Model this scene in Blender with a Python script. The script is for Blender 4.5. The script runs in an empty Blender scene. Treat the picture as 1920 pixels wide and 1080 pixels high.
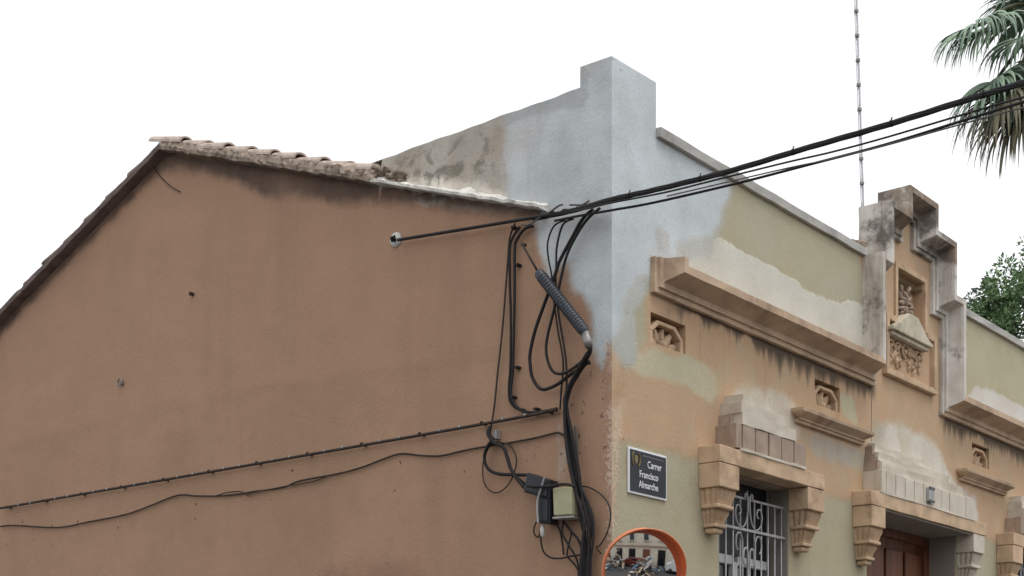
import bpy, bmesh, math, random
import numpy as np
from mathutils import Vector, Matrix, noise as mnoise
random.seed(7); np.random.seed(7)
R = math.radians
S = bpy.context.scene
COL = S.collection

# ------------------------------------------------------------------ camera
# building axes: facade lies in y = 0 and runs along +x, gable wall lies in x = 0 and runs along +y
CAM = (-7.639, -5.341, 1.6)
VIEW = R(38.8)
cam_data = bpy.data.cameras.new('camera')
cam = bpy.data.objects.new('camera', cam_data)
COL.objects.link(cam)
cam.location = CAM
cam.rotation_euler = (R(90), 0, VIEW - R(90))
cam_data.sensor_width = 36
cam_data.sensor_fit = 'HORIZONTAL'
cam_data.lens = 36 * 2787 / 1920
cam_data.shift_y = (1390 - 540) / 1920
cam_data.clip_end = 2000
S.camera = cam

# ------------------------------------------------------------------ sky, sun, exposure (bright overcast day)
SUN_EL, SUN_AZ = R(74), R(-85)          # direction to the sun: azimuth from +x towards +y
world = bpy.data.worlds.new('World'); S.world = world; world.use_nodes = True
wn, wl = world.node_tree.nodes, world.node_tree.links
bg = wn['Background']
sky = wn.new('ShaderNodeTexSky'); sky.sky_type = 'NISHITA'; sky.sun_disc = False
sky.sun_elevation = SUN_EL
sky.sun_rotation = R(90) - SUN_AZ
sky.air_density = 1.0; sky.dust_density = 2.0; sky.ozone_density = 1.0
hs = wn.new('ShaderNodeHueSaturation'); hs.inputs['Saturation'].default_value = 0.06
wl.new(sky.outputs[0], hs.inputs['Color']); wl.new(hs.outputs[0], bg.inputs[0])
bg.inputs[1].default_value = 0.15
sl = bpy.data.lights.new('sun', 'SUN'); sl.energy = 0.5; sl.angle = R(30); sl.color = (1.0, 0.97, 0.93)
sun = bpy.data.objects.new('sun', sl); COL.objects.link(sun)
sd = Vector((math.cos(SUN_EL) * math.cos(SUN_AZ), math.cos(SUN_EL) * math.sin(SUN_AZ), math.sin(SUN_EL)))
sun.rotation_euler = sd.to_track_quat('Z', 'Y').to_euler()
S.view_settings.view_transform = 'Standard'; S.view_settings.look = 'None'
S.view_settings.exposure = 0.97; S.view_settings.gamma = 1.0; S.view_settings.use_curve_mapping = False

# ------------------------------------------------------------------ measured outlines, metres
# FA: paint and plaster patches on the facade (x, z); LA: on the gable wall (y, z)
# CB: cables on the gable wall, (stand-off, [(y, z)...]); OV: overhead cables (x, y, z)
FA = {
  'cement': [(-0.15, 5.98), (0.57, 6.25), (0.57, 5.64), (1.44, 5.54), (1.4, 5.4), (1.29, 5.22), (1.22, 5.09), (1.16, 5.07), (0.75, 4.92), (0.73, 4.84), (0.88, 4.82), (0.47, 4.74), (0.43, 4.65), (0.27, 4.56), (0.18, 4.47), (0.11, 4.38), (0.12, 4.25), (0.01, 4.14), (-0.06, 4.13)],
  'cement_old': [(-0.15, 5.98), (0.57, 6.25), (0.57, 5.64), (1.48, 5.56), (1.42, 5.37), (1.31, 5.16), (1.27, 5.08), (1.18, 4.94), (0.88, 4.82), (0.47, 4.73), (0.41, 4.52), (0.35, 4.43), (0.25, 4.32), (0.27, 4.16), (0.3, 4.1), (0.25, 3.98), (0.14, 3.98), (0.03, 4.06), (-0.06, 4.08)],
  'pale': [(0.67, 4.79), (0.88, 4.93), (1.18, 5.08), (1.31, 5.09), (1.54, 5.08), (1.71, 5.07), (1.9, 5.07), (2.18, 5.08), (2.41, 5.07), (2.54, 5.03), (2.79, 5.04), (3.04, 5.04), (3.34, 5.13), (3.52, 5.12), (3.87, 5.18), (3.9, 4.75), (2.82, 4.69), (0.88, 4.71)],
  'olive_right': [(5.71, 5.7), (10.33, 5.9), (10.33, 4.65), (5.71, 4.78)],
  'orange': [(0.37, 4.46), (0.39, 4.31), (0.38, 4.18), (0.29, 4.07), (0.16, 3.96), (0.03, 4.04), (-0.03, 4.09), (-0.06, 4.02), (-0.06, 3.5), (0.0, 3.48), (0.32, 3.52), (0.63, 3.5), (1.1, 3.51), (1.68, 3.5), (3.0, 3.52), (3.77, 3.51), (5.08, 3.53), (6.21, 3.53), (10.33, 3.53), (10.33, 5.15), (5.71, 4.81), (5.71, 6.39), (3.38, 5.84), (3.77, 4.89), (2.48, 4.86), (0.96, 4.81)],
  'green': [(0.3, 4.11), (0.39, 4.14), (0.88, 4.19), (1.09, 4.18), (1.24, 4.13), (1.29, 4.02), (1.2, 3.94), (1.0, 3.96), (0.88, 3.99), (0.53, 3.97), (0.27, 3.95), (0.18, 3.98)],
  'green2': [(3.11, 4.36), (3.38, 4.36), (3.47, 4.14), (3.19, 4.18)],
  'white': [(3.73, 3.96), (3.77, 4.15), (4.03, 4.28), (4.4, 4.29), (4.84, 4.27), (5.1, 4.2), (5.26, 4.05), (5.5, 3.94), (5.95, 3.88), (6.01, 3.66), (3.77, 3.62)],
  'white2': [(1.31, 3.79), (1.49, 4.02), (1.6, 4.13), (2.23, 4.19), (2.39, 4.12), (2.48, 3.98), (2.39, 3.84), (1.53, 3.75)],
  'stain_blue': [(2.48, 3.93), (3.0, 3.96), (3.57, 3.94), (3.77, 4.19), (4.03, 4.28), (3.77, 3.88), (3.38, 3.78), (3.1, 3.79), (2.73, 3.81)],
  'pale_right': [(5.71, 4.76), (5.95, 4.94), (6.48, 4.97), (7.35, 4.94), (8.48, 4.97), (8.48, 4.68), (6.91, 4.71), (5.71, 4.66)],
  'chip': [(0.0, 4.1), (0.11, 4.06), (0.15, 3.86), (0.11, 3.65), (0.08, 3.48), (0.03, 2.9), (-0.04, 2.9)],
}
LA = {
  'cement': [(0.62, 5.08), (0.6, 4.9), (0.54, 4.71), (0.49, 4.58), (0.42, 4.64), (0.32, 4.68), (0.33, 4.56), (0.3, 4.47), (0.18, 4.39), (0.16, 4.31), (0.15, 4.17), (0.12, 4.0), (0.07, 3.94), (0.0, 4.1), (-0.09, 4.09), (-0.09, 6.01), (0.36, 6.15), (0.28, 5.82), (0.86, 5.75), (0.87, 5.28), (0.85, 5.11)],
  'weather': [(2.39, 5.71), (2.07, 5.78), (1.56, 5.8), (0.8, 5.82), (0.85, 5.45), (0.85, 5.09), (1.56, 5.32)],
  'cream': [(2.07, 5.57), (1.76, 5.56), (1.31, 5.43), (1.08, 5.34), (0.86, 5.24), (0.62, 5.14), (0.58, 5.03), (1.08, 5.24), (1.56, 5.41)],
  'soot_shade': [(4.62, 6.5), (4.48, 6.6), (3.08, 6.13), (1.96, 5.68), (1.08, 5.36), (0.49, 5.14), (0.49, 4.97), (0.8, 5.06), (1.26, 5.21), (1.76, 5.38), (2.12, 5.47), (2.39, 5.5), (2.84, 5.67), (3.19, 5.73), (3.56, 5.95), (3.88, 6.09), (4.28, 6.21), (4.55, 6.22), (5.19, 5.97), (5.96, 5.67), (6.79, 5.29), (7.32, 5.09), (7.32, 5.54), (6.79, 5.73)],  # sooty band below the verge; its outline takes in the overhang's shade
  'cement_band': [(0.87, 5.67), (0.68, 5.68), (0.55, 5.68), (0.4, 5.65), (0.32, 5.65), (0.2, 5.62), (0.17, 5.76), (0.16, 5.82), (0.22, 5.89), (0.27, 5.94), (0.27, 5.79), (0.59, 5.79), (0.91, 5.79)],
  'upper': [(7.21, 4.25), (6.79, 4.23), (6.05, 4.29), (5.64, 4.27), (4.54, 4.3), (3.82, 4.28), (3.38, 4.29), (2.83, 4.27), (2.05, 4.22), (1.12, 4.18), (0.28, 4.19), (0.28, 5.54), (8.54, 7.69)],
  'damp': [(2.59, 2.81), (2.53, 2.88), (2.35, 2.86), (2.13, 2.91), (1.95, 2.87), (1.67, 2.87), (1.57, 2.78), (1.57, 2.59), (2.59, 2.65)],
  'streak': [(0.43, 3.62), (0.38, 3.62), (0.36, 3.45), (0.37, 3.26), (0.42, 3.26), (0.41, 3.45)],
  'chip': [(0.03, 4.11), (-0.05, 4.09), (-0.05, 2.56), (0.02, 2.57), (0.03, 3.24), (0.02, 3.57), (0.05, 3.81)],
}
CB = {
  'trunk_cable': (0.05, [(6.713, 3.712), (3.441, 3.71), (1.034, 3.712), (0.389, 3.721)]),
  'wavy': (0.02, [(6.761, 3.555), (6.521, 3.543), (5.87, 3.466), (5.435, 3.472), (4.915, 3.486), (4.583, 3.526), (4.231, 3.575), (4.013, 3.549), (3.74, 3.52), (3.476, 3.508), (3.303, 3.51), (2.995, 3.505), (2.805, 3.535), (2.41, 3.543), (2.157, 3.562), (1.984, 3.59), (1.79, 3.613), (1.601, 3.579), (1.416, 3.554), (1.258, 3.56), (1.103, 3.566), (0.852, 3.566), (0.607, 3.57), (0.433, 3.582), (0.39, 3.576), (0.322, 3.533)]),
  'wavy2': (0.025, [(3.764, 3.518), (3.645, 3.533), (3.47, 3.526), (3.383, 3.487), (3.326, 3.5), (2.935, 3.511), (2.8, 3.512), (2.64, 3.516), (2.535, 3.532)]),
  'dropA': (0.03, [(0.75, 4.997), (0.797, 4.904), (0.817, 4.712), (0.858, 4.322), (0.899, 4.036), (0.926, 3.828), (0.954, 3.69), (0.963, 3.649)]),
  'dropB': (0.035, [(0.595, 4.943), (0.665, 4.941), (0.728, 4.888), (0.75, 4.82), (0.752, 4.509), (0.766, 4.05), (0.782, 3.894), (0.741, 3.798), (0.657, 3.747), (0.529, 3.73), (0.4, 3.732)]),
  'dropC': (0.03, [(0.709, 4.966), (0.79, 4.871), (0.796, 4.645), (0.788, 4.415), (0.79, 4.089), (0.804, 3.899), (0.777, 3.814), (0.687, 3.759), (0.555, 3.724), (0.404, 3.723)]),
  'loopA': (0.07, [(0.093, 4.932), (0.172, 4.889), (0.257, 4.789), (0.356, 4.658), (0.388, 4.586), (0.459, 4.446), (0.55, 4.26), (0.594, 4.116), (0.594, 4.033), (0.572, 3.943), (0.5, 3.864), (0.388, 3.872), (0.28, 3.919), (0.184, 3.961), (0.118, 4.034), (0.114, 4.08)]),
  'loopB': (0.09, [(0.026, 4.918), (0.128, 4.867), (0.224, 4.767), (0.291, 4.66), (0.341, 4.501), (0.386, 4.349), (0.439, 4.185), (0.448, 4.086), (0.418, 3.991), (0.367, 3.942), (0.286, 3.936), (0.178, 3.98), (0.116, 4.037), (0.112, 4.076)]),
  'dropD': (0.05, [(0.325, 4.921), (0.416, 4.9), (0.466, 4.808), (0.461, 4.705), (0.436, 4.593), (0.418, 4.436), (0.384, 4.225), (0.342, 4.014), (0.359, 3.829), (0.367, 3.718)]),
  'dropE': (0.06, [(0.254, 4.91), (0.338, 4.889), (0.385, 4.758), (0.39, 4.64), (0.396, 4.559), (0.372, 4.333), (0.33, 4.122), (0.309, 3.973), (0.309, 3.735)]),
  'riser1': (0.05, [(0.131, 3.98), (0.185, 3.964), (0.309, 3.808), (0.317, 3.721), (0.286, 3.566), (0.254, 3.374), (0.231, 3.221), (0.2, 3.043), (0.169, 2.866), (0.169, 2.642), (0.169, 2.493)]),
  'riser2': (0.07, [(0.126, 4.042), (0.205, 3.938), (0.285, 3.791), (0.293, 3.698), (0.251, 3.54), (0.213, 3.357), (0.184, 3.195), (0.143, 3.04), (0.118, 2.904), (0.13, 2.637), (0.13, 2.47)]),
  'riser3': (0.09, [(0.12, 4.031), (0.232, 3.887), (0.291, 3.778), (0.295, 3.593), (0.27, 3.421), (0.24, 3.283), (0.199, 3.144), (0.145, 2.988), (0.157, 2.838), (0.17, 2.638), (0.17, 2.471)]),
  'riser4': (0.06, [(0.309, 3.735), (0.3, 3.599), (0.271, 3.426), (0.242, 3.253), (0.158, 3.093), (0.109, 2.955), (0.133, 2.806), (0.15, 2.64), (0.15, 2.472)]),
  'riser5': (0.04, [(0.254, 3.601), (0.239, 3.499), (0.239, 3.374), (0.231, 3.248), (0.177, 3.142), (0.138, 3.038), (0.146, 2.927), (0.169, 2.83), (0.161, 2.642), (0.161, 2.493)]),
  'riser6': (0.05, [(0.334, 2.996), (0.272, 2.93), (0.222, 2.875), (0.191, 2.803), (0.185, 2.723), (0.185, 2.523)]),
  'riser7': (0.05, [(0.333, 3.01), (0.342, 2.926), (0.299, 2.854), (0.232, 2.748), (0.215, 2.645), (0.215, 2.477)]),
  'riser8': (0.07, [(0.23, 3.268), (0.151, 3.142), (0.093, 3.002), (0.085, 2.868), (0.11, 2.736), (0.11, 2.469)]),
  'coilA': (0.06, [(0.954, 3.67), (0.954, 3.628), (0.913, 3.596), (0.954, 3.565), (0.988, 3.496), (0.968, 3.42), (0.886, 3.369), (0.739, 3.342), (0.608, 3.327)]),
  'coilB': (0.08, [(0.924, 3.683), (0.924, 3.61), (0.883, 3.563), (0.809, 3.528), (0.776, 3.457), (0.747, 3.381), (0.697, 3.314), (0.638, 3.251), (0.603, 3.232)]),
  'coilC': (0.05, [(0.901, 3.576), (0.949, 3.566), (0.986, 3.518), (0.99, 3.455), (0.949, 3.398), (0.867, 3.36), (0.747, 3.339), (0.668, 3.284), (0.622, 3.269)]),
  'coilD': (0.04, [(0.93, 3.602), (1.005, 3.49), (1.019, 3.397), (1.005, 3.322), (0.957, 3.264), (0.889, 3.245), (0.815, 3.275), (0.762, 3.337), (0.733, 3.416), (0.742, 3.48), (0.795, 3.548), (0.903, 3.583)]),
  'tie': (0.155, [(0.411, 3.277), (0.437, 3.214), (0.467, 3.137), (0.469, 3.057), (0.462, 2.99)]),
  'tailA': (0.05, [(0.557, 3.021), (0.579, 2.977), (0.574, 2.941), (0.544, 2.918), (0.525, 2.952)]),
  'tailB': (0.06, [(0.517, 2.92), (0.504, 2.848), (0.479, 2.805), (0.428, 2.775), (0.352, 2.767), (0.277, 2.774), (0.196, 2.777)]),
  'tailC': (0.04, [(0.405, 3.003), (0.373, 2.94), (0.354, 2.857), (0.345, 2.791)]),
  'tailD': (0.05, [(0.272, 2.93), (0.297, 2.852), (0.309, 2.782), (0.259, 2.728), (0.21, 2.665), (0.16, 2.572)]),
  'arc': (0.03, [(0.237, 3.219), (0.15, 3.2), (0.053, 3.14), (-0.002, 3.066), (-0.01, 2.986), (0.016, 2.9), (0.065, 2.834), (0.095, 2.817), (0.059, 2.775)]),
  'over': (0.17, [(0.541, 3.233), (0.432, 3.217), (0.344, 3.212), (0.294, 3.215), (0.22, 3.209), (0.164, 3.188)]),
  'crackwire': (0.012, [(4.547, 6.296), (4.464, 6.197), (4.341, 6.091), (4.206, 6.008)]),
}
OV = {
  'guy': [(-0.06, 1.774, 5.096), (-0.07, 1.252, 5.044), (-0.08, 0.826, 5.002), (-0.1, 0.544, 4.97), (-0.12, 0.189, 4.936), (-0.246, -0.172, 4.881)],
  'main': [(-0.09, 0.552, 4.967), (-0.11, 0.238, 4.94), (-0.246, -0.172, 4.881), (-0.25, -0.494, 4.865), (-0.271, -0.989, 4.845), (-0.317, -1.501, 4.834), (-0.39, -2.007, 4.807), (-0.488, -2.484, 4.778), (-0.573, -2.798, 4.746), (-0.798, -3.421, 4.66), (-1.252, -4.229, 4.481)],
  'second': [(-0.1, 0.458, 4.954), (-0.14, 0.174, 4.917), (-0.287, -0.201, 4.843), (-0.294, -0.597, 4.814), (-0.315, -1.014, 4.796), (-0.351, -1.428, 4.771), (-0.385, -1.7, 4.746), (-0.436, -2.028, 4.723), (-0.532, -2.482, 4.691), (-0.623, -2.816, 4.656), (-0.85, -3.436, 4.555), (-1.308, -4.239, 4.365)],
  'third': [(-0.1, 0.372, 4.911), (-0.13, 0.161, 4.887), (-0.205, -0.144, 4.834), (-0.208, -0.466, 4.809), (-0.233, -1.045, 4.78), (-0.272, -1.477, 4.76), (-0.343, -1.985, 4.727), (-0.435, -2.443, 4.703), (-0.523, -2.78, 4.676), (-0.745, -3.406, 4.589), (-1.196, -4.219, 4.393)],
}
# ------------------------------------------------------------------ helpers
def tag(o, label=None, cat=None, group=None, kind=None):
    if label: o['label'] = label
    if cat: o['category'] = cat
    if group: o['group'] = group
    if kind: o['kind'] = kind
    return o
def empty(name, loc=(0, 0, 0)):
    o = bpy.data.objects.new(name, None); COL.objects.link(o); o.location = loc; o.empty_display_size = .1
    return o
def mesh_obj(name, verts, faces, mat, parent=None, smooth=False):
    me = bpy.data.meshes.new(name); me.from_pydata([tuple(v) for v in verts], [], [tuple(f) for f in faces]); me.update()
    if mat: me.materials.append(mat)
    if smooth: me.polygons.foreach_set('use_smooth', [True] * len(me.polygons))
    o = bpy.data.objects.new(name, me); COL.objects.link(o)
    if parent:
        o.parent = parent
        if parent.parent is None: o.matrix_parent_inverse = Matrix.Translation(-parent.location)
    return o
class MB:
    def __init__(s): s.v = []; s.f = []
    def add(s, v, f):
        n = len(s.v); s.v += [tuple(q) for q in v]; s.f += [tuple(i + n for i in q) for q in f]; return s
    def box(s, x0, x1, y0, y1, z0, z1, jit=0):
        v = [(x, y, z) for x in (x0, x1) for y in (y0, y1) for z in (z0, z1)]
        if jit: v = [tuple(c + random.uniform(-jit, jit) for c in q) for q in v]
        return s.add(v, [(0, 1, 3, 2), (4, 6, 7, 5), (0, 4, 5, 1), (2, 3, 7, 6), (0, 2, 6, 4), (1, 5, 7, 3)])
    def prism_y(s, poly, y0, y1):
        n = len(poly); v = [(x, y0, z) for x, z in poly] + [(x, y1, z) for x, z in poly]
        f = [tuple(range(n)), tuple(range(2 * n - 1, n - 1, -1))] + [(i, i + n, (i + 1) % n + n, (i + 1) % n) for i in range(n)]
        return s.add(v, f)
    def tube(s, pts, r, seg=7, caps=True):
        pts = [Vector(p) for p in pts]; n = len(pts)
        rr = r if isinstance(r, (list, tuple)) else [r] * n
        prev = None
        base = len(s.v); rings = []
        for i, p in enumerate(pts):
            t = (pts[min(i + 1, n - 1)] - pts[max(i - 1, 0)])
            t = t.normalized() if t.length > 1e-9 else Vector((0, 0, 1))
            if prev is None:
                a = t.orthogonal().normalized()
            else:
                a = prev - t * prev.dot(t); a = a.normalized() if a.length > 1e-6 else t.orthogonal().normalized()
            prev = a; b = t.cross(a)
            ring = []
            for k in range(seg):
                an = 2 * math.pi * k / seg
                ring.append(len(s.v)); s.v.append(tuple(p + (a * math.cos(an) + b * math.sin(an)) * rr[i]))
            rings.append(ring)
        for i in range(n - 1):
            for k in range(seg):
                s.f.append((rings[i][k], rings[i][(k + 1) % seg], rings[i + 1][(k + 1) % seg], rings[i + 1][k]))
        if caps: s.f.append(tuple(reversed(rings[0]))); s.f.append(tuple(rings[-1]))
        return s
    def ell(s, c, rx, ry, rz, seg=8, rings=5, rot=None):
        c = Vector(c); v = []; f = []
        for i in range(rings + 1):
            ph = math.pi * i / rings
            for k in range(seg):
                th = 2 * math.pi * k / seg
                q = Vector((rx * math.sin(ph) * math.cos(th), ry * math.sin(ph) * math.sin(th), rz * math.cos(ph)))
                if rot: q = rot @ q
                v.append(c + q)
        for i in range(rings):
            for k in range(seg):
                f.append((i * seg + k, (i + 1) * seg + k, (i + 1) * seg + (k + 1) % seg, i * seg + (k + 1) % seg))
        return s.add(v, f)
    def obj(s, name, mat, parent=None, smooth=False, bevel=0):
        o = mesh_obj(name, s.v, s.f, mat, parent, smooth)
        if bevel:
            m = o.modifiers.new('edge', 'BEVEL'); m.width = bevel; m.segments = 2; m.limit_method = 'ANGLE'; m.angle_limit = R(40)
        return o
def rough(o, amp, scale=6, sub=0, seed=0):
    """uneven hand-made surface: real displacement of the vertices"""
    me = o.data
    if sub:
        bm = bmesh.new(); bm.from_mesh(me); bmesh.ops.subdivide_edges(bm, edges=bm.edges[:], cuts=sub, use_grid_fill=True); bm.to_mesh(me); bm.free()
    for v in me.vertices:
        v.co += mnoise.noise_vector(v.co * scale + Vector((seed, 0, 0))) * amp
    me.update()
    return o
def smooth_path(pts, n=6):
    P = [Vector(p) for p in pts]; out = []
    for i in range(len(P) - 1):
        p0, p1, p2, p3 = P[max(i - 1, 0)], P[i], P[i + 1], P[min(i + 2, len(P) - 1)]
        for k in range(n):
            t = k / n
            out.append(.5 * ((2 * p1) + (p2 - p0) * t + (2 * p0 - 5 * p1 + 4 * p2 - p3) * t * t + (3 * p1 - p0 - 3 * p2 + p3) * t ** 3))
    out.append(P[-1]); return out
def copy_tree(o, parent=None, dx=0):
    c = o.copy(); COL.objects.link(c)
    if parent: c.parent = parent
    if dx: c.location.x += dx
    for ch in list(o.children): copy_tree(ch, c)
    return c

# ------------------------------------------------------------------ materials
class NT:
    def __init__(s, name):
        s.m = bpy.data.materials.new(name); s.m.use_nodes = True
        s.n = s.m.node_tree.nodes; s.l = s.m.node_tree.links; s.b = s.n['Principled BSDF']
        s.tc = s.n.new('ShaderNodeTexCoord'); s.co = s.tc.outputs['Object']
    def link(s, a, b): s.l.new(a, b)
    def val(s, sock, v):
        if hasattr(v, 'is_linked') or isinstance(v, bpy.types.NodeSocket): s.link(v, sock)
        else: sock.default_value = v
    def math(s, op, a, b=0.0, c=None, clamp=False):
        n = s.n.new('ShaderNodeMath'); n.operation = op; n.use_clamp = clamp
        s.val(n.inputs[0], a); s.val(n.inputs[1], b)
        if c is not None: s.val(n.inputs[2], c)
        return n.outputs[0]
    def noise(s, scale, detail=4, rough=.55, vec=None, stretch=None, dist=0):
        n = s.n.new('ShaderNodeTexNoise'); n.inputs['Scale'].default_value = scale; n.inputs['Detail'].default_value = detail
        n.inputs['Roughness'].default_value = rough; n.inputs['Distortion'].default_value = dist
        v = vec or s.co
        if stretch:
            mp = s.n.new('ShaderNodeMapping'); mp.inputs['Scale'].default_value = stretch; s.link(v, mp.inputs[0]); v = mp.outputs[0]
        s.link(v, n.inputs['Vector']); return n.outputs['Fac']
    def ramp(s, f, a, b):                      # smooth step from a to b
        n = s.n.new('ShaderNodeMapRange'); n.interpolation_type = 'SMOOTHSTEP'
        s.val(n.inputs[0], f); n.inputs[1].default_value = a; n.inputs[2].default_value = b
        return n.outputs[0]
    def mix(s, f, a, b):
        n = s.n.new('ShaderNodeMix'); n.data_type = 'RGBA'
        s.val(n.inputs[0], f); s.val(n.inputs[6], a if not isinstance(a, tuple) else (*a[:3], 1)); s.val(n.inputs[7], b if not isinstance(b, tuple) else (*b[:3], 1))
        return n.outputs[2]
    def attr(s, name):
        n = s.n.new('ShaderNodeAttribute'); n.attribute_name = name; return n.outputs['Fac']
    def bump(s, h, strength=.3, dist=.01):
        n = s.n.new('ShaderNodeBump'); n.inputs['Strength'].default_value = strength; n.inputs['Distance'].default_value = dist
        s.link(h, n.inputs['Height']); s.link(n.outputs[0], s.b.inputs['Normal'])
    def done(s, col, rough=.9, metal=0, spec=.3):
        s.val(s.b.inputs['Base Color'], (*col[:3], 1) if isinstance(col, tuple) else col)
        s.val(s.b.inputs['Roughness'], rough); s.val(s.b.inputs['Metallic'], metal); s.b.inputs['Specular IOR Level'].default_value = spec
        return s.m
def srgb(r, g, b):
    f = lambda c: (c / 255 / 12.92) if c <= 10 else ((c / 255 + .055) / 1.055) ** 2.4
    return (f(r), f(g), f(b))
def simple(name, col, rough=.7, metal=0, var=.25, scale=8, spec=.3, bump=.15, dirt=None):
    t = NT(name)
    n = t.noise(scale, 5)
    c = t.mix(t.ramp(n, .3, .7), tuple(x * (1 - var) for x in col), tuple(min(1, x * (1 + var * .6)) for x in col))
    if dirt:
        c = t.mix(t.math('MULTIPLY', t.ramp(t.noise(dirt[1], 6, .65), dirt[2], dirt[3]), dirt[4]), c, dirt[0])
    if bump: t.bump(t.noise(scale * 6, 4), bump, .006)
    return t.done(c, rough, metal, spec)
K = 1.44   # wall colours below are given as seen; this brings them to base colours
def alb(r, g, b, k=None):
    k = k or K
    return tuple(min(.85, c * k) for c in srgb(r, g, b))
def layered(name, base, base2, layers, extra=None, grain=.34):
    """plaster with patches: each layer = (attribute with signed distance in metres, colour, colour2, noise scale, noise amount, softness)"""
    t = NT(name)
    big = t.ramp(t.noise(.9, 4, .6), .3, .7)
    col = t.mix(big, base, base2)
    mid = t.noise(3.2, 6, .65)
    relief = None
    col = t.mix(t.math('MULTIPLY', t.ramp(mid, .45, .75), .25), col, tuple(c * .72 for c in base))
    for (an, c1, c2, sc, am, so) in layers:
        d = t.attr(an)
        nz = t.math('SUBTRACT', t.noise(sc, 7, .62), .5)
        dd = t.math('ADD', d, t.math('MULTIPLY', nz, am))
        f = t.ramp(dd, -so, so)
        cc = t.mix(t.ramp(t.noise(2.2, 6, .6), .32, .68), c1, c2)
        col = t.mix(f, col, cc)
        if an not in ('soot_shade', 'streak'): relief = f if relief is None else t.math('MAXIMUM', relief, f)
    if extra: col = extra(t, col)
    g = t.noise(55, 5, .7)
    col = t.mix(t.math('MULTIPLY', t.ramp(g, .35, .8), grain), col, t.mix(.5, col, (.05, .04, .035)))
    h = t.math('ADD', t.math('MULTIPLY', t.noise(7, 6, .6), .8), t.math('MULTIPLY', g, .5))
    h = t.math('ADD', h, t.math('MULTIPLY', t.noise(1, 5, .6, stretch=(11, 11, 6)), .2))
    if relief is not None: h = t.math('ADD', h, t.math('MULTIPLY', relief, .5))
    t.bump(h, .5, .012)
    return t.done(col, .93, 0, .15)

def facade_extra(t, col):
    blot = t.ramp(t.noise(1.7, 7, .68, dist=.6), .48, .64)
    col = t.mix(t.math('MULTIPLY', t.math('MULTIPLY', blot, t.ramp(t.attr('orange'), .0, .15)), .5), col, alb(170, 158, 132))
    blot2 = t.ramp(t.noise(2.6, 7, .7), .58, .70)
    col = t.mix(t.math('MULTIPLY', blot2, .30), col, alb(150, 122, 98))
    sp = t.n.new('ShaderNodeSeparateXYZ'); t.link(t.co, sp.inputs[0]); X, Z = sp.outputs[0], sp.outputs[2]
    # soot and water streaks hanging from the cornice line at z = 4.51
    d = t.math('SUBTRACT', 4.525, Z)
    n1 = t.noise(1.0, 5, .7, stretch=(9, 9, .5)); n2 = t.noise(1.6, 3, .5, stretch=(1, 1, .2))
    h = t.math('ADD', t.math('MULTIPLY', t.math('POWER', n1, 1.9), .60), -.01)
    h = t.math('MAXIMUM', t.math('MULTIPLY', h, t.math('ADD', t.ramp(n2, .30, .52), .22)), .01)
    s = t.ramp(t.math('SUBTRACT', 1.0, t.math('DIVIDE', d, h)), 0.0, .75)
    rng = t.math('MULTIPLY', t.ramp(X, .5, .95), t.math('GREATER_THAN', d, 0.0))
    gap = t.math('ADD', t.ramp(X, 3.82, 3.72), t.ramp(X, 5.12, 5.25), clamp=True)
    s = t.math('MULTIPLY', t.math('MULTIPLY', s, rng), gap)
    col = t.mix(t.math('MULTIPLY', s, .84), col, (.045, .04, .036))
    # faint long rust runs
    n3 = t.noise(1.0, 6, .7, stretch=(6, 6, .22))
    run = t.math('MULTIPLY', t.ramp(n3, .55, .72), t.math('MULTIPLY', t.ramp(Z, 3.5, 4.4), t.ramp(Z, 4.62, 4.45)))
    col = t.mix(t.math('MULTIPLY', run, .5), col, alb(126, 94, 70))
    # pock marks near the corner
    pk = t.math('MULTIPLY', t.ramp(t.noise(26, 2, .5), .70, .76), t.ramp(X, 1.3, .1))
    return t.mix(t.math('MULTIPLY', pk, .7), col, alb(90, 70, 58))
def gable_extra(t, col):
    n = t.noise(1.0, 5, .6, stretch=(2.5, 2.5, .35))
    col = t.mix(t.math('MULTIPLY', t.ramp(n, .48, .68), .30), col, alb(126, 104, 88))
    n2 = t.noise(1.0, 7, .7, stretch=(.8, .8, 1.4)); col = t.mix(t.math('MULTIPLY', t.ramp(n2, .5, .66), .22), col, alb(160, 130, 108))
    sp = t.n.new('ShaderNodeSeparateXYZ'); t.link(t.co, sp.inputs[0]); Y, Z = sp.outputs[1], sp.outputs[2]
    # little drill holes and chips along the run of the cables
    band = t.math('MULTIPLY', t.ramp(Z, 3.25, 3.4), t.ramp(Z, 3.75, 3.6))
    pk = t.math('MULTIPLY', t.ramp(t.noise(17, 2, .4), .71, .75), band)
    col = t.mix(t.math('MULTIPLY', pk, .8), col, alb(70, 50, 42))
    pk2 = t.math('MULTIPLY', t.ramp(t.noise(21, 3, .5), .64, .69), t.math('MULTIPLY', t.ramp(Y, .42, .2), t.math('MULTIPLY', t.ramp(Z, 3.2, 3.5), t.ramp(Z, 4.15, 3.9))))
    col = t.mix(t.math('MULTIPLY', pk2, .85), col, alb(72, 54, 46))
    mold = t.math('MULTIPLY', t.ramp(t.noise(4.5, 7, .72, stretch=(1, 1, 1.6), dist=.8), .47, .62), t.ramp(t.attr('weather'), .0, .2))
    return t.mix(t.math('MULTIPLY', mold, .78), col, alb(100, 97, 88))

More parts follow.
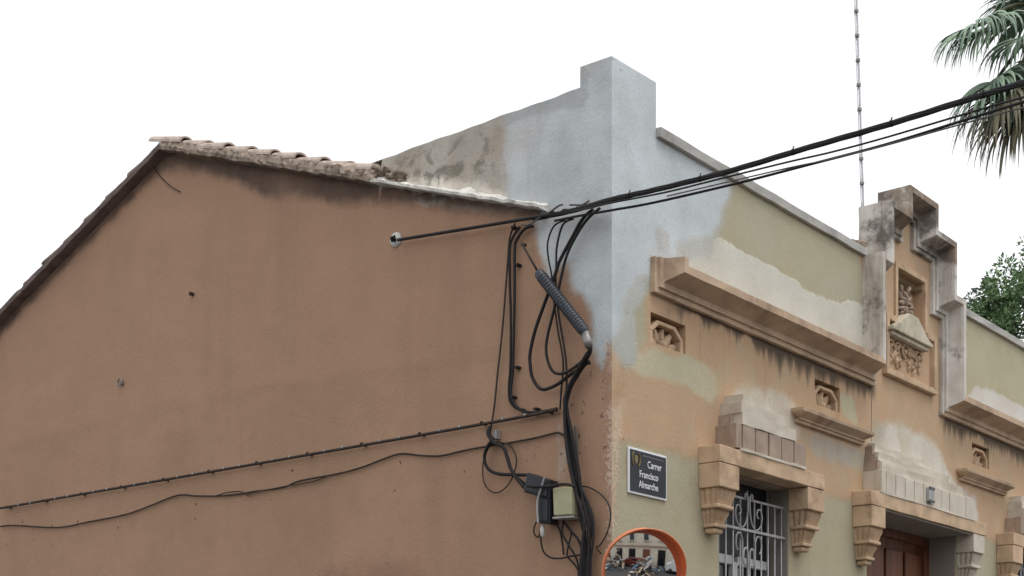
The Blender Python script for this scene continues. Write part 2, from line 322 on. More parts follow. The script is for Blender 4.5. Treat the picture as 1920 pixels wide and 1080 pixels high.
M = {}
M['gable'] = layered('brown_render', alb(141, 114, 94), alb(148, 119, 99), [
    ('upper', alb(148, 119, 99), alb(144, 116, 96), 3, .14, .06),
    ('damp', alb(130, 103, 86), alb(138, 110, 91), 9, .30, .08),
    ('weather', alb(168, 163, 154), alb(150, 146, 138), 5, .12, .03),
    ('cream', alb(202, 196, 184), alb(184, 178, 168), 9, .16, .03),
    ('cement', alb(176, 181, 183), alb(156, 161, 163), 5, .14, .04),
    ('cement_band', alb(160, 164, 166), alb(148, 151, 152), 7, .09, .02),
    ('soot_shade', alb(80, 66, 59), alb(102, 84, 73), 6, .16, .06),  # sooty stain plus shade of the verge, both painted into the colour
    ('streak', alb(158, 148, 138), alb(150, 140, 130), 14, .06, .02),
    ('chip', alb(178, 160, 146), alb(140, 112, 94), 42, .38, .012)], gable_extra)
K = 1.20
M['facade'] = layered('facade_plaster', alb(163, 159, 139), alb(162, 153, 128), [
    ('orange', alb(180, 151, 123), alb(172, 147, 121), 3.5, .16, .05),
    ('olive_right', alb(168, 163, 138), alb(160, 154, 128), 3, .1, .02),
    ('green', alb(172, 166, 140), alb(180, 172, 148), 5, .14, .03),
    ('green2', alb(172, 166, 140), alb(180, 172, 148), 6, .12, .03),
    ('pale', alb(192, 190, 180), alb(182, 179, 168), 5, .13, .012),
    ('pale_right', alb(190, 188, 182), alb(182, 178, 170), 5, .13, .02),
    ('white', alb(196, 190, 180), alb(188, 180, 168), 6, .20, .05),
    ('white2', alb(192, 184, 170), alb(184, 172, 156), 6, .18, .05),
    ('stain_blue', alb(168, 166, 158), alb(160, 150, 136), 6, .22, .06),
    ('chip', alb(190, 172, 152), alb(168, 140, 112), 42, .38, .012),
    ('cement_old', alb(174, 176, 172), alb(166, 166, 160), 5, .14, .04),
    ('cement', alb(188, 195, 198), alb(172, 179, 181), 4, .14, .035)], facade_extra)
M['stone'] = simple('beige_stone', alb(180, 156, 130), .92, var=.18, scale=5, spec=.15, bump=.3, dirt=(alb(112, 90, 76), 3.5, .5, .72, .6))
M['cornice'] = simple('cornice_stone', alb(176, 154, 132), .92, var=.16, scale=4, spec=.15, bump=.3, dirt=(alb(120, 98, 82), 2.6, .48, .7, .6))
M['greystone'] = simple('weathered_cement', alb(188, 183, 176), .94, var=.16, scale=4, spec=.12, bump=.35, dirt=(alb(100, 93, 88), 2.1, .50, .70, .8))
t = NT('pediment_cement'); n_ = t.noise(4, 5); c_ = t.mix(t.ramp(n_, .3, .7), alb(176, 171, 163), alb(196, 192, 186))
st = t.noise(1.0, 6, .68, stretch=(6, 6, .7)); sp_ = t.n.new('ShaderNodeSeparateXYZ'); t.link(t.co, sp_.inputs[0])
c_ = t.mix(t.math('MULTIPLY', t.ramp(st, .42, .64), .65), c_, alb(126, 116, 106))
cr = t.math('ADD', t.noise(2.4, 6, .7), t.math('MULTIPLY', t.ramp(sp_.outputs[2], 5.5, 6.25), .16))
c_ = t.mix(t.math('MULTIPLY', t.ramp(cr, .52, .68), .88), c_, alb(84, 78, 74))
warm = t.noise(1.3, 4); c_ = t.mix(t.math('MULTIPLY', t.ramp(warm, .5, .65), .4), c_, alb(176, 148, 122))
t.bump(t.noise(24, 5), .4, .008); M['pediment'] = t.done(c_, .94, 0, .12)
M['hood'] = simple('hood_cement', alb(178, 170, 152), .93, var=.15, scale=6, spec=.12, bump=.35, dirt=(alb(112, 100, 88), 4, .52, .7, .6))
M['palestone'] = simple('pale_cast_stone', alb(184, 176, 163), .92, var=.10, scale=6, spec=.15, bump=.35, dirt=(alb(166, 150, 132), 5, .5, .72, .5))
M['slab'] = simple('grey_brown_slab', alb(150, 134, 120), .92, var=.16, scale=7, spec=.15, bump=.3, dirt=(alb(110, 94, 84), 5, .5, .7, .5))
M['coping'] = simple('coping_cement', alb(168, 166, 162), .93, var=.14, scale=5, spec=.15, bump=.3, dirt=(alb(100, 96, 92), 3, .5, .7, .6))
M['recess'] = simple('recess_grey', alb(128, 122, 116), .9, var=.1, scale=3, spec=.15, bump=.15)
K = 1.35
M['tile'] = simple('clay_tile', alb(164, 150, 140), .9, var=.32, scale=5, spec=.2, bump=.3, dirt=(alb(110, 98, 90), 7, .45, .7, .7))
M['tile_dark'] = simple('old_clay_tile', alb(104, 92, 88), .92, var=.25, scale=7, spec=.15, bump=.3)
M['mortar'] = simple('verge_mortar', alb(134, 121, 110), .95, var=.35, scale=14, spec=.1, bump=.6, dirt=(alb(78, 68, 60), 22, .5, .62, .85))
M['ledge_mortar'] = simple('pale_mortar', alb(186, 183, 177), .95, var=.2, scale=10, spec=.1, bump=.5, dirt=(alb(96, 90, 82), 9, .52, .68, .7))
M['cable'] = simple('black_cable', (.017, .015, .016), .65, var=.3, scale=20, spec=.3, bump=0)
M['cable_brown'] = simple('dusty_brown_cable', (.045, .032, .026), .7, var=.3, scale=20, spec=.3, bump=0)
M['cable_grey'] = simple('grey_cable', (.11, .10, .095), .6, var=.2, scale=20, spec=.3, bump=0)
M['closure'] = simple('slate_plastic', (.030, .037, .050), .42, var=.2, scale=12, spec=.4, bump=.1)
M['boxblack'] = simple('black_plastic', (.016, .018, .024), .45, var=.2, scale=12, spec=.4, bump=.05)
M['beigebox'] = simple('beige_plastic', alb(152, 150, 122), .6, var=.12, scale=9, spec=.3, bump=.05, dirt=(alb(105, 98, 80), 8, .55, .75, .5))
M['whiteplastic'] = simple('white_plastic', (.62, .61, .58), .6, var=.12, scale=14, spec=.3, bump=0)
M['greyplastic'] = simple('pale_grey_plastic', (.34, .34, .34), .6, var=.15, scale=14, spec=.3, bump=0)
M['steel'] = simple('dull_steel', (.25, .24, .23), .5, .6, var=.25, scale=16, bump=.05)
M['grille'] = simple('grey_painted_iron', (.38, .38, .39), .55, var=.2, scale=16, spec=.35, bump=.05)
M['mast'] = simple('pale_mast_metal', (.50, .48, .51), .6, var=.1, scale=6, bump=0)
M['winframe'] = simple('white_window_frame', (.66, .68, .70), .5, var=.06, scale=6, bump=0)
M['glass'] = NT('dark_window_glass').done((.012, .013, .016), .12, 0, .35)
M['wood'] = None
t = NT('red_brown_wood'); g = t.noise(1.2, 6, .6, stretch=(14, 14, 1.2)); t.bump(g, .3, .004)
M['wood'] = t.done(t.mix(t.ramp(g, .3, .7), (.11, .038, .02), (.22, .088, .045)), .55, 0, .35)
M['orange'] = simple('orange_plastic', (.64, .115, .03), .5, var=.12, scale=7, spec=.45, bump=.03, dirt=((.30, .07, .03), 9, .6, .72, .6))
M['rimwhite'] = simple('pale_rim', (.62, .22, .11), .5, var=.1, scale=9, bump=0)
t = NT('mirror_glass'); M['mirror'] = t.done((.80, .80, .79), .03, 1.0, .5)
M['signblue'] = simple('sign_slate_blue', (.024, .028, .038), .5, var=.12, scale=9, spec=.2, bump=.02)
M['signwhite'] = simple('sign_white', (.74, .75, .78), .5, var=.05, scale=9, bump=0)
M['gold'] = simple('sign_gold', (.20, .16, .055), .5, var=.2, scale=20, bump=0)
M['signgrey'] = simple('sign_grey_print', (.13, .125, .12), .5, var=.1, scale=20, bump=0)
M['asphalt'] = simple('asphalt', (.055, .055, .056), .9, var=.25, scale=3, spec=.2, bump=.4)
M['paving'] = simple('pavement', (.20, .19, .175), .9, var=.15, scale=2, spec=.2, bump=.3)

# ------------------------------------------------------------------ ground
def sheet(name, x0, x1, y0, y1, z, mat): return tag(mesh_obj(name, [(x0, y0, z), (x1, y0, z), (x1, y1, z), (x0, y1, z)], [(0, 1, 2, 3)], mat), kind='structure')
sheet('ground', -600, 600, -600, 600, -.13, M['asphalt'])
sheet('road', -16.5, -1.35, -60, 60, -.124, M['asphalt'])
sheet('road', -1.35, 60, -9, -1.7, -.124, M['asphalt'])
tag(MB().box(-1.3, 40, -1.65, -.002, -.2, 0).obj('pavement', M['paving'], bevel=.02), kind='structure')
tag(MB().box(-1.3, -.002, .0, 40, -.2, -.001).obj('pavement', M['paving'], bevel=.02), kind='structure')
for x0, x1, y0, y1 in ((-1.45, -1.302, -1.65, 40), (-1.45, 40, -1.8, -1.652)):
    tag(MB().box(x0, x1, y0, y1, -.2, .005).obj('kerb', M['coping'], bevel=.015), kind='structure')

# ------------------------------------------------------------------ the house
house = tag(empty('corner_house'), 'single-storey corner house with brown gable wall, stepped pediment and patched ochre facade', 'house')

def poly_sdf(px, pz, poly):
    P = np.array(poly); n = len(P); d = np.full(px.shape, 1e9); ins = np.zeros(px.shape, bool)
    for i in range(n):
        a, b = P[i], P[(i + 1) % n]; e = b - a; wx, wz = px - a[0], pz - a[1]
        h = np.clip((wx * e[0] + wz * e[1]) / max(e @ e, 1e-9), 0, 1)
        d = np.minimum(d, (wx - e[0] * h) ** 2 + (wz - e[1] * h) ** 2)
        c = ((a[1] > pz) != (b[1] > pz)) & (px < (b[0] - a[0]) * (pz - a[1]) / (b[1] - a[1] + 1e-12) + a[0])
        ins ^= c
    d = np.sqrt(d); return np.where(ins, d, -d)
def set_attr(me, name, arr):
    a = me.attributes.new(name, 'FLOAT', 'POINT'); a.data.foreach_set('value', np.asarray(arr, dtype=np.float32))

# openings in the facade (x0, x1, z0, z1, depth of the reveal)
WX = (1.7875, 7.2125)
WIN = [(wx - .5, wx + .51, .95, 3.49, .22) for wx in WX]
DOOR = (3.62, 5.463, 0.0, 3.485, .29)
VX = (.65, 2.925, 6.06, 8.335)
VENT = [(vx - .212, vx + .212, 4.195, 4.388, .10) for vx in VX]
NICHE = (4.19, 4.735, 5.17, 5.60, .09)
HOLES = WIN + [DOOR] + VENT + [NICHE]
PX = dict(leg=(3.722, 5.084), mid=(3.88, 4.878), top=(4.245, 4.469)); PZ = (5.364, 5.825, 6.05)
HX = 9.0
xs = sorted(set([round(v, 4) for v in np.arange(0, HX + .001, .06)] + [h[i] for h in HOLES for i in (0, 1)] + [PX[k][i] + (-.09 if i == 0 else .09) for k in PX for i in (0, 1)]))
zs = sorted(set([round(v, 4) for v in np.arange(0, 6.15, .06)] + [h[i] for h in HOLES for i in (2, 3)] + [5.54] + [z + .09 for z in PZ]))
def clean(a):
    o = [a[0]]
    for v in a[1:]:
        if v - o[-1] > .004: o.append(v)
    return o
keep = set([h[i] for h in HOLES for i in range(4)])
xs, zs = clean(xs), clean(zs)
def snap(arr, vals):
    arr = list(arr)
    for v in vals:
        i = min(range(len(arr)), key=lambda k: abs(arr[k] - v)); arr[i] = v
    return sorted(set(arr))
xs = snap(xs, [h[i] for h in HOLES for i in (0, 1)]); zs = snap(zs, [h[i] for h in HOLES for i in (2, 3)] + [5.54])
def in_wall(x, z):
    for h in HOLES:
        if h[0] < x < h[1] and h[2] < z < h[3]: return False
    if z < 5.54: return True
    for k, zt in zip(('leg', 'mid', 'top'), PZ):
        if z < zt + .09 and PX[k][0] - .09 < x < PX[k][1] + .09: return True
    return False
vid = {}; V = []; Fc = []
def gv(i, j):
    if (i, j) not in vid: vid[(i, j)] = len(V); V.append((xs[i], 0.0, zs[j]))
    return vid[(i, j)]
for i in range(len(xs) - 1):
    for j in range(len(zs) - 1):
        if in_wall((xs[i] + xs[i + 1]) / 2, (zs[j] + zs[j + 1]) / 2):
            Fc.append((gv(i, j), gv(i + 1, j), gv(i + 1, j + 1), gv(i, j + 1)))
fw = MB(); fw.v = V; fw.f = Fc
for (x0, x1, z0, z1, dp) in HOLES:        # reveals
    e = 0.0
    fw.add([(x0, e, z0), (x1, e, z0), (x1, e, z1), (x0, e, z1), (x0, dp, z0), (x1, dp, z0), (x1, dp, z1), (x0, dp, z1)],
           [(0, 4, 5, 1), (1, 5, 6, 2), (2, 6, 7, 3), (3, 7, 4, 0)])
fw.add([(0.01, .24, 3.7), (HX, .24, 3.7), (HX, .24, 5.53), (0.01, .24, 5.53)], [(0, 3, 2, 1)])
fw.add([(0.01, 0, 5.54), (HX, 0, 5.54), (HX, .24, 5.53), (0.01, .24, 5.53)], [(0, 1, 2, 3)])
# close the back of every deep opening, so the rooms stay dark
facade = fw.obj('facade_wall', M['facade'], house)
co = np.array([v.co for v in facade.data.vertices])
for k, poly in FA.items(): set_attr(facade.data, k, poly_sdf(co[:, 0], co[:, 2], poly))

# gable wall in the plane x = 0
AP_Y, AP_Z, SL_R, SL_L = 4.36, 6.367, .348, .406
def roof_z(y): return AP_Z - SL_R * (AP_Y - y) if y < AP_Y else AP_Z - SL_L * (y - AP_Y)
def side_top(y): return 5.757 - .016 * (y - .244) + .003 * math.sin(y * 9) + .003 * math.sin(y * 23)
HY = 9.2
cols = [(0.0, 5.888), (.08, 5.888), (.16, 5.888), (.244, 5.889), (.2445, 5.755)]
for y in np.arange(.30, 2.02, .06): cols.append((float(y), side_top(float(y))))
for y in np.arange(2.02, HY, .08): cols.append((float(y), roof_z(float(y)) + .03))
gb = MB(); NZ = 100
for (y, tz) in cols:
    for k in range(NZ + 1): gb.v.append((0.0, y, tz * k / NZ))
for i in range(len(cols) - 1):
    for k in range(NZ):
        a = i * (NZ + 1) + k; b = a + NZ + 1; gb.f.append((a, a + 1, b + 1, b))
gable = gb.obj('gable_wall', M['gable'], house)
co = np.array([v.co for v in gable.data.vertices])
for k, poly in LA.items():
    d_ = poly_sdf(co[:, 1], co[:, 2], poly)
    if k == 'soot_shade': d_ = np.minimum(d_, (np.array([roof_z(y) for y in co[:, 1]]) + .01 - co[:, 2]) * 8 + .05)
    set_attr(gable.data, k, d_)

# pier on the corner, thickness of the side parapet, back and far side of the house
cement_mat = simple('new_cement', alb(182, 190, 194), .93, var=.07, scale=3, spec=.12, bump=.2)
pier = MB().add([(0, 0, 5.888), (.503, 0, 5.896), (.503, .244, 5.896), (0, .244, 5.889), (.503, 0, 5.54), (.503, .244, 5.54), (0.0, .244, 5.7)],
                [(0, 1, 2, 3), (1, 4, 5, 2), (3, 2, 5, 6)]).obj('corner_pier_cap', cement_mat, house)
pf = MB(); nx, nz = 10, 8
for i in range(nx + 1):
    for k in range(nz + 1): pf.v.append((.503 * i / nx, 0.0, 5.54 + (5.888 + .008 * i / nx - 5.54) * k / nz))
for i in range(nx):
    for k in range(nz):
        a = i * (nz + 1) + k; pf.f.append((a, a + nz + 1, a + nz + 2, a + 1))
pfo = pf.obj('corner_pier_front', M['facade'], house)
co = np.array([v.co for v in pfo.data.vertices])
for k, poly in FA.items(): set_attr(pfo.data, k, poly_sdf(co[:, 0], co[:, 2], poly))
sp = MB()
ys = [float(y) for y in np.arange(.245, 2.3, .1)]
for y in ys: sp.v += [(0.0, y, side_top(y)), (.2, y, side_top(y) - .01), (.2, y, 5.0)]
for i in range(len(ys) - 1):
    a = i * 3; sp.f += [(a, a + 1, a + 4, a + 3), (a + 1, a + 2, a + 5, a + 4)]
sp.f.append((len(sp.v) - 3, len(sp.v) - 2, len(sp.v) - 1))
sp.obj('side_parapet', M['coping'], house)
MB().box(.3, HX, HY - .2, HY, 0, 4.3).obj('rear_wall', M['gable'], house)
MB().box(HX - .2, HX, .25, HY - .2, 0, 5.0).obj('party_wall', M['gable'], house)

# coping on the parapet, in lengths either side of the pediment
def coping(x0, x1, z0, z1):
    m = MB(); n = max(6, int((x1 - x0) / .25)); prof = [(.24, -.05), (-.032, -.062), (-.036, -.004), (.24, .012)]
    for i in range(n + 1):
        x = x0 + (x1 - x0) * i / n; z = z0 + (z1 - z0) * i / n + random.uniform(-.004, .004)
        m.v += [(x, y + random.uniform(-.003, .003), z + dz) for y, dz in prof]
    for i in range(n):
        for k in range(4):
            a = i * 4 + k; b = i * 4 + (k + 1) % 4; m.f.append((a, b, b + 4, a + 4))
    m.f += [(3, 2, 1, 0), tuple(n * 4 + k for k in range(4))]
    return m.obj('parapet_coping', M['coping'], house)
coping(.505, 3.56, 5.603, 5.598); coping(5.25, HX, 5.590, 5.585)

# ------------------------------------------------------------------ cornice and stepped pediment: one moulded section carried along a stepped line
def mitres(path):
    out = []
    for i in range(len(path)):
        ns = []
        if i > 0: d = (path[i][0] - path[i - 1][0], path[i][1] - path[i - 1][1]); ns.append(d)
        if i < len(path) - 1: d = (path[i + 1][0] - path[i][0], path[i + 1][1] - path[i][1]); ns.append(d)
        n = [(-math.copysign(1, dz) if dz else 0, math.copysign(1, dx) if dx else 0) for dx, dz in ns]
        if len(n) == 2 and n[0] != n[1]: out.append((n[0][0] + n[1][0], n[0][1] + n[1][1]))
        else: out.append(n[0])
    return out
LX, RX, CZ = .437, 8.56, 4.512
path = [(LX, 4.742), (LX, CZ), (PX['leg'][0], CZ), (PX['leg'][0], PZ[0]), (PX['mid'][0], PZ[0]), (PX['mid'][0], PZ[1]), (PX['top'][0], PZ[1]), (PX['top'][0], PZ[2]),
        (PX['top'][1], PZ[2]), (PX['top'][1], PZ[1]), (PX['mid'][1], PZ[1]), (PX['mid'][1], PZ[0]), (PX['leg'][1], PZ[0]), (PX['leg'][1], CZ), (RX, CZ), (RX, 4.742)]
mit = mitres(path)
P_F = .18
def sweep(name, i0, i1, prof, mat, div=.12, jit=.0017):
    m = MB(); rings = []
    for i in range(i0, i1):
        a, b = path[i], path[i + 1]; ln = math.hypot(b[0] - a[0], b[1] - a[1]); n = max(1, int(ln / div))
        for k in range(n + (1 if i == i1 - 1 else 0)):
            t = k / n
            c = (a[0] + (b[0] - a[0]) * t, a[1] + (b[1] - a[1]) * t)
            if k == 0: mt = mit[i]
            elif k == n: mt = mit[i + 1]
            else: mt = None
            ring = []
            for d, p in prof:
                if mt: q = (c[0] + mt[0] * d, c[1] + mt[1] * d)
                else:
                    qa = (a[0] + mit[i][0] * d, a[1] + mit[i][1] * d); qb = (b[0] + mit[i + 1][0] * d, b[1] + mit[i + 1][1] * d)
                    q = (qa[0] + (qb[0] - qa[0]) * t, qa[1] + (qb[1] - qa[1]) * t)
                j = random.uniform(-jit, jit)
                ring.append((q[0] + j, -p + random.uniform(-jit, jit), q[1] + j))
            rings.append(ring)
    L = len(prof)
    for r in rings: m.v += r
    for i in range(len(rings) - 1):
        for k in range(L - 1):
            a = i * L + k; m.f.append((a, a + L, a + L + 1, a + 1))
    m.f.append(tuple(range(L))); m.f.append(tuple((len(rings) - 1) * L + k for k in reversed(range(L))))
    return m.obj(name, mat, house)
prof_c = [(0, -.01), (0, .034), (.034, .036), (.036, .054), (.074, .056), (.080, .066), (.128, P_F), (.178, P_F), (.195, .10), (.20, -.01)]
prof_p = [(0, -.01), (0, .034), (.034, .036), (.036, .054), (.074, .056), (.080, .066), (.128, P_F), (.178, P_F), (.178, -.11)]
tag(sweep('cornice', 0, 2, prof_c, M['cornice']), 'beige cornice left of the pediment with flared soffit')
ped = sweep('pediment_frame', 2, 13, prof_p, M['pediment'])
tag(sweep('cornice', 13, 15, prof_c, M['cornice']), 'beige cornice right of the pediment')
o = .175
bp = [(PX['leg'][0] - o, 4.6), (PX['leg'][1] + o, 4.6), (PX['leg'][1] + o, PZ[0] + o), (PX['mid'][1] + o, PZ[0] + o), (PX['mid'][1] + o, PZ[1] + o), (PX['top'][1] + o, PZ[1] + o), (PX['top'][1] + o, PZ[2] + o),
      (PX['top'][0] - o, PZ[2] + o), (PX['top'][0] - o, PZ[1] + o), (PX['mid'][0] - o, PZ[1] + o), (PX['mid'][0] - o, PZ[0] + o), (PX['leg'][0] - o, PZ[0] + o)]
MB().prism_y(bp, .095, .108).obj('pediment_back', M['greystone'], house)
# rubble where the coping runs into the pediment
rb = MB()
for k in range(16):
    rb.ell((3.50 + random.uniform(-.05, .08), random.uniform(.0, .18), 5.60 + random.uniform(-.02, .05)), random.uniform(.02, .05), random.uniform(.02, .05), random.uniform(.02, .04), 7, 4)
rough(rb.obj('broken_mortar', M['mortar'], house), .015, 14)

# ------------------------------------------------------------------ carved vents
def scrolls(m, cx, y, cz, w, h, n=5):
    for k in range(n):                                   # a fan of petals around a boss
        a = math.pi * (k + .5) / n
        c = (cx + math.cos(a) * w * .27, y, cz + math.sin(a) * h * .42)
        rot = Matrix.Rotation(-(a - math.pi / 2), 3, 'Y')
        m.ell(c, w * .085, .032, h * .30, 8, 6, rot)
        m.ell((cx + math.cos(a) * w * .36, y - .012, cz + math.sin(a) * h * .62), w * .05, .022, h * .12, 7, 5)
    m.ell((cx, y - .014, cz + h * .12), w * .12, .04, h * .2, 9, 6)
    return m
vent_labels = ['carved vent nearest the street corner', 'carved vent over the ledge between window and door', 'carved vent right of the door crown', None]
for i, (x0, x1, z0, z1, dp) in enumerate(VENT):
    if i > 2: continue
    v = MB().box(x0 - .004, x1 + .004, dp - .004, dp + .03, z0 - .004, z1 + .004).obj('vent', M['stone'], house)
    tag(v, vent_labels[i])
    w, h = x1 - x0, z1 - z0
    r = MB(); outer = [(x0 + .006, z0), (x0 + .006, z0 + h * .45), (x0 + w * .24, z1 - .03), (x0 + w * .76, z1 - .03), (x1 - .006, z0 + h * .45), (x1 - .006, z0)]
    inner = [(x0 + .045, z0), (x0 + .045, z0 + h * .42), (x0 + w * .29, z1 - .055), (x0 + w * .71, z1 - .055), (x1 - .045, z0 + h * .42), (x1 - .045, z0)]
    for a in range(5):
        q = [outer[a], outer[a + 1], inner[a + 1], inner[a]]
        r.prism_y(q, .012, dp - .005)
    r.obj('arch_ring', M['stone'], v, bevel=.004)
    rough(scrolls(MB(), (x0 + x1) / 2, dp - .03, z0, w, h).obj('flower_relief', M['stone'], v, True), .006, 40)

# ledges below the vents: inverted, mitred shelves
def ledge(x0, x1, z1, label):
    m = MB(); h = .098; P = .10
    secs = [(.0, .03, z1 - h), (.0, .03, z1 - h + .02), (.0, .045, z1 - h + .022), (.012, .045, z1 - h + .036), (-.03, P, z1 - .026), (-.034, P + .004, z1), ]
    for ins, p, z in secs:
        m.v += [(x0 + .06 + ins * 1.6, .0, z), (x0 + .06 + ins * 1.6, -p, z), (x1 - .06 - ins * 1.6, -p, z), (x1 - .06 - ins * 1.6, .0, z)]
    for i in range(len(secs) - 1):
        for k in range(4): a = i * 4 + k; b = i * 4 + (k + 1) % 4; m.f.append((a, b, b + 4, a + 4))
    n = len(m.v); m.f += [(3, 2, 1, 0), (n - 4, n - 3, n - 2, n - 1)]
    return tag(m.obj('ledge', M['cornice'], house, bevel=.004), label)
ledge(2.325, 3.565, 4.092, 'moulded ledge between the window and door crowns')
ledge(5.47, 6.70, 4.088, 'moulded ledge right of the door crown')

# ------------------------------------------------------------------ niche, hood and carved panel in the pediment
MB().box(NICHE[0] - .004, NICHE[1] + .004, .086, .093, NICHE[2] - .1, NICHE[3] + .004).obj('niche_back', M['stone'], house)
fl = MB(); cx, cz = (NICHE[0] + NICHE[1]) / 2, 5.34
for k in range(46):
    a = random.uniform(0, 2 * math.pi); rr = random.uniform(.02, .17)
    c = (cx - .05 + math.cos(a) * rr, .05 + random.uniform(-.05, .02), cz + math.sin(a) * rr * .95)
    rot = Matrix.Rotation(-(a - math.pi / 2) + random.uniform(-.5, .5), 3, 'Y')
    fl.ell(c, random.uniform(.012, .024), random.uniform(.02, .035), random.uniform(.03, .055), 7, 5, rot)
rough(fl.obj('leaf_relief', M['slab'], house, True), .006, 30)
def bar(m, x0, x1, z0, z1, p, p0=-.004): return m.box(x0, x1, -p, -p0 if p0 > 0 else .004, z0, z1)
nf = MB(); x0, x1, z0, z1 = NICHE[:4]
bar(nf, x0 - .05, x0 - .003, z0, z1 + .045, .02); bar(nf, x1 + .003, x1 + .05, z0, z1 + .045, .022); bar(nf, x0 - .003, x1 + .003, z1 + .003, z1 + .05, .021)
nf.obj('niche_frame', M['stone'], house, bevel=.004)
pfm = MB(); X0, X1, Z0, Z1 = 3.915, 4.945, 4.655, 5.165
bar(pfm, X0, X1, Z0, Z0 + .05, .045); bar(pfm, X0, X0 + .055, Z0 + .05, Z1, .044); bar(pfm, X1 - .055, X1, Z0 + .05, Z1, .044)
bar(pfm, X0 + .055, X0 + .19, Z1 - .05, Z1, .043); bar(pfm, X1 - .19, X1 - .055, Z1 - .05, Z1, .043)
pfm.obj('panel_frame', M['stone'], house, bevel=.005)
hd = MB(); hx0, hx1 = 3.93, 4.73
hd.prism_y([(hx0, 5.02), (hx1, 5.02), (hx1, 5.05), (hx1 - .09, 5.075), (4.42, 5.215), (4.24, 5.215), (hx0 + .09, 5.075), (hx0, 5.05)], -.095, .0)
hd.prism_y([(hx0 + .03, 4.985), (hx1 - .03, 4.985), (hx1 - .03, 5.018), (hx0 + .03, 5.018)], -.07, .0)
hd.obj('panel_hood', M['hood'], house, bevel=.006)
rl = MB()
for k in range(5):                                        # worn garland: loops, fruit and hanging leaves of uneven size
    x = 4.06 + k * .135 + random.uniform(-.015, .015); r_ = random.uniform(.04, .06); a0 = random.uniform(-.6, .3)
    rl.tube([(x + math.cos(a) * r_ * 1.15, -.014, 4.92 + math.sin(a) * r_) for a in np.linspace(a0, a0 + 4.6, 12)], .011, 6)
    rl.ell((x, -.008, 4.915), r_ * .5, .026, r_ * .55, 7, 5)
for k in range(34):
    x = random.uniform(4.02, 4.66); z = random.choice((4.80, 4.85, 4.97)) + random.uniform(-.04, .03)
    rl.ell((x, -.006, z), random.uniform(.012, .03), random.uniform(.016, .028), random.uniform(.014, .045), 7, 5, Matrix.Rotation(random.uniform(-.8, .8), 3, 'Y'))
rough(rl.obj('carved_relief', M['stone'], house, True), .005, 40)

# ------------------------------------------------------------------ lintels, consoles, crowns
def console(xc, mirror=False, label=None, mat=None):
    mt = mat or M['stone']
    o = MB().box(xc - .13, xc + .13, -.168, -.001, 3.318, 3.482).obj('console', mt, house, bevel=.006)
    if label: tag(o, label)
    def cup(z1, z0, w1, w0, p1, p0, flutes, name, parent):
        m = MB(); prof = []
        n = 4 * flutes
        for z, w, p in ((z1, w1, p1), ((z0 * .3 + z1 * .7), w1 * .98, p1 * .98), ((z0 * .75 + z1 * .25), w0 * 1.03, p0 * 1.04), (z0, w0, p0)):
            ring = [(xc - w / 2, -.001, z)]
            for k in range(1, 2 * flutes - 2):
                ring.append((xc - w / 2 + (.013 if k % 2 else 0), -p * k / (2 * flutes - 2), z))
            for k in range(2 * flutes + 1):
                ring.append((xc - w / 2 + w * k / (2 * flutes), -p + (.015 if k % 2 else 0), z))
            for k in reversed(range(1, 2 * flutes - 2)):
                ring.append((xc + w / 2 - (.013 if k % 2 else 0), -p * k / (2 * flutes - 2), z))
            ring.append((xc + w / 2, -.001, z)); prof.append(ring)
        L = len(prof[0])
        for r_ in prof: m.v += r_
        for i in range(len(prof) - 1):
            for k in range(L - 1): a = i * L + k; m.f.append((a, a + 1, a + L + 1, a + L))
        m.f.append(tuple(range(L))); m.f.append(tuple((len(prof) - 1) * L + k for k in reversed(range(L))))
        return m.obj(name, mt, parent)
    cup(3.316, 3.212, .228, .188, .150, .125, 4, 'fluted_cup', o)
    MB().box(xc - .106, xc + .106, -.140, -.001, 3.182, 3.210).obj('collar', mt, o, bevel=.008)
    cup(3.180, 3.085, .170, .130, .112, .085, 4, 'fluted_cup', o)
    MB().box(xc - .076, xc + .076, -.100, -.001, 3.058, 3.083).obj('collar', mt, o, bevel=.006)
    MB().box(xc - .060, xc + .060, -.082, -.001, 3.02, 3.056).obj('foot', mt, o, bevel=.012)
    return o
def lintel(x0, x1, label):
    m = MB(); n = 12
    for i in range(n + 1):
        x = x0 + (x1 - x0) * i / n; j = lambda: random.uniform(-.0022, .0022)
        m.v += [(x, 0.001, 3.486), (x, -.17 + j(), 3.486 + j()), (x, -.17 + j(), 3.60 + j()), (x, .001, 3.605)]
    for i in range(n):
        for k in range(4): a = i * 4 + k; b = i * 4 + (k + 1) % 4; m.f.append((a, b, b + 4, a + 4))
    m.f += [(3, 2, 1, 0), tuple(n * 4 + k for k in range(4))]
    return tag(m.obj('lintel', M['stone'], house, bevel=.005), label)
lintel(1.026, 2.549, 'beige lintel over the barred window')
console(1.156); console(2.418)
lintel(3.348, 5.77, 'long beige lintel over the door')
console(3.486); console(5.60, mat=M['palestone'])
lintel(6.451, 7.974, 'lintel at the right edge of the photo'); console(6.581); console(7.843)

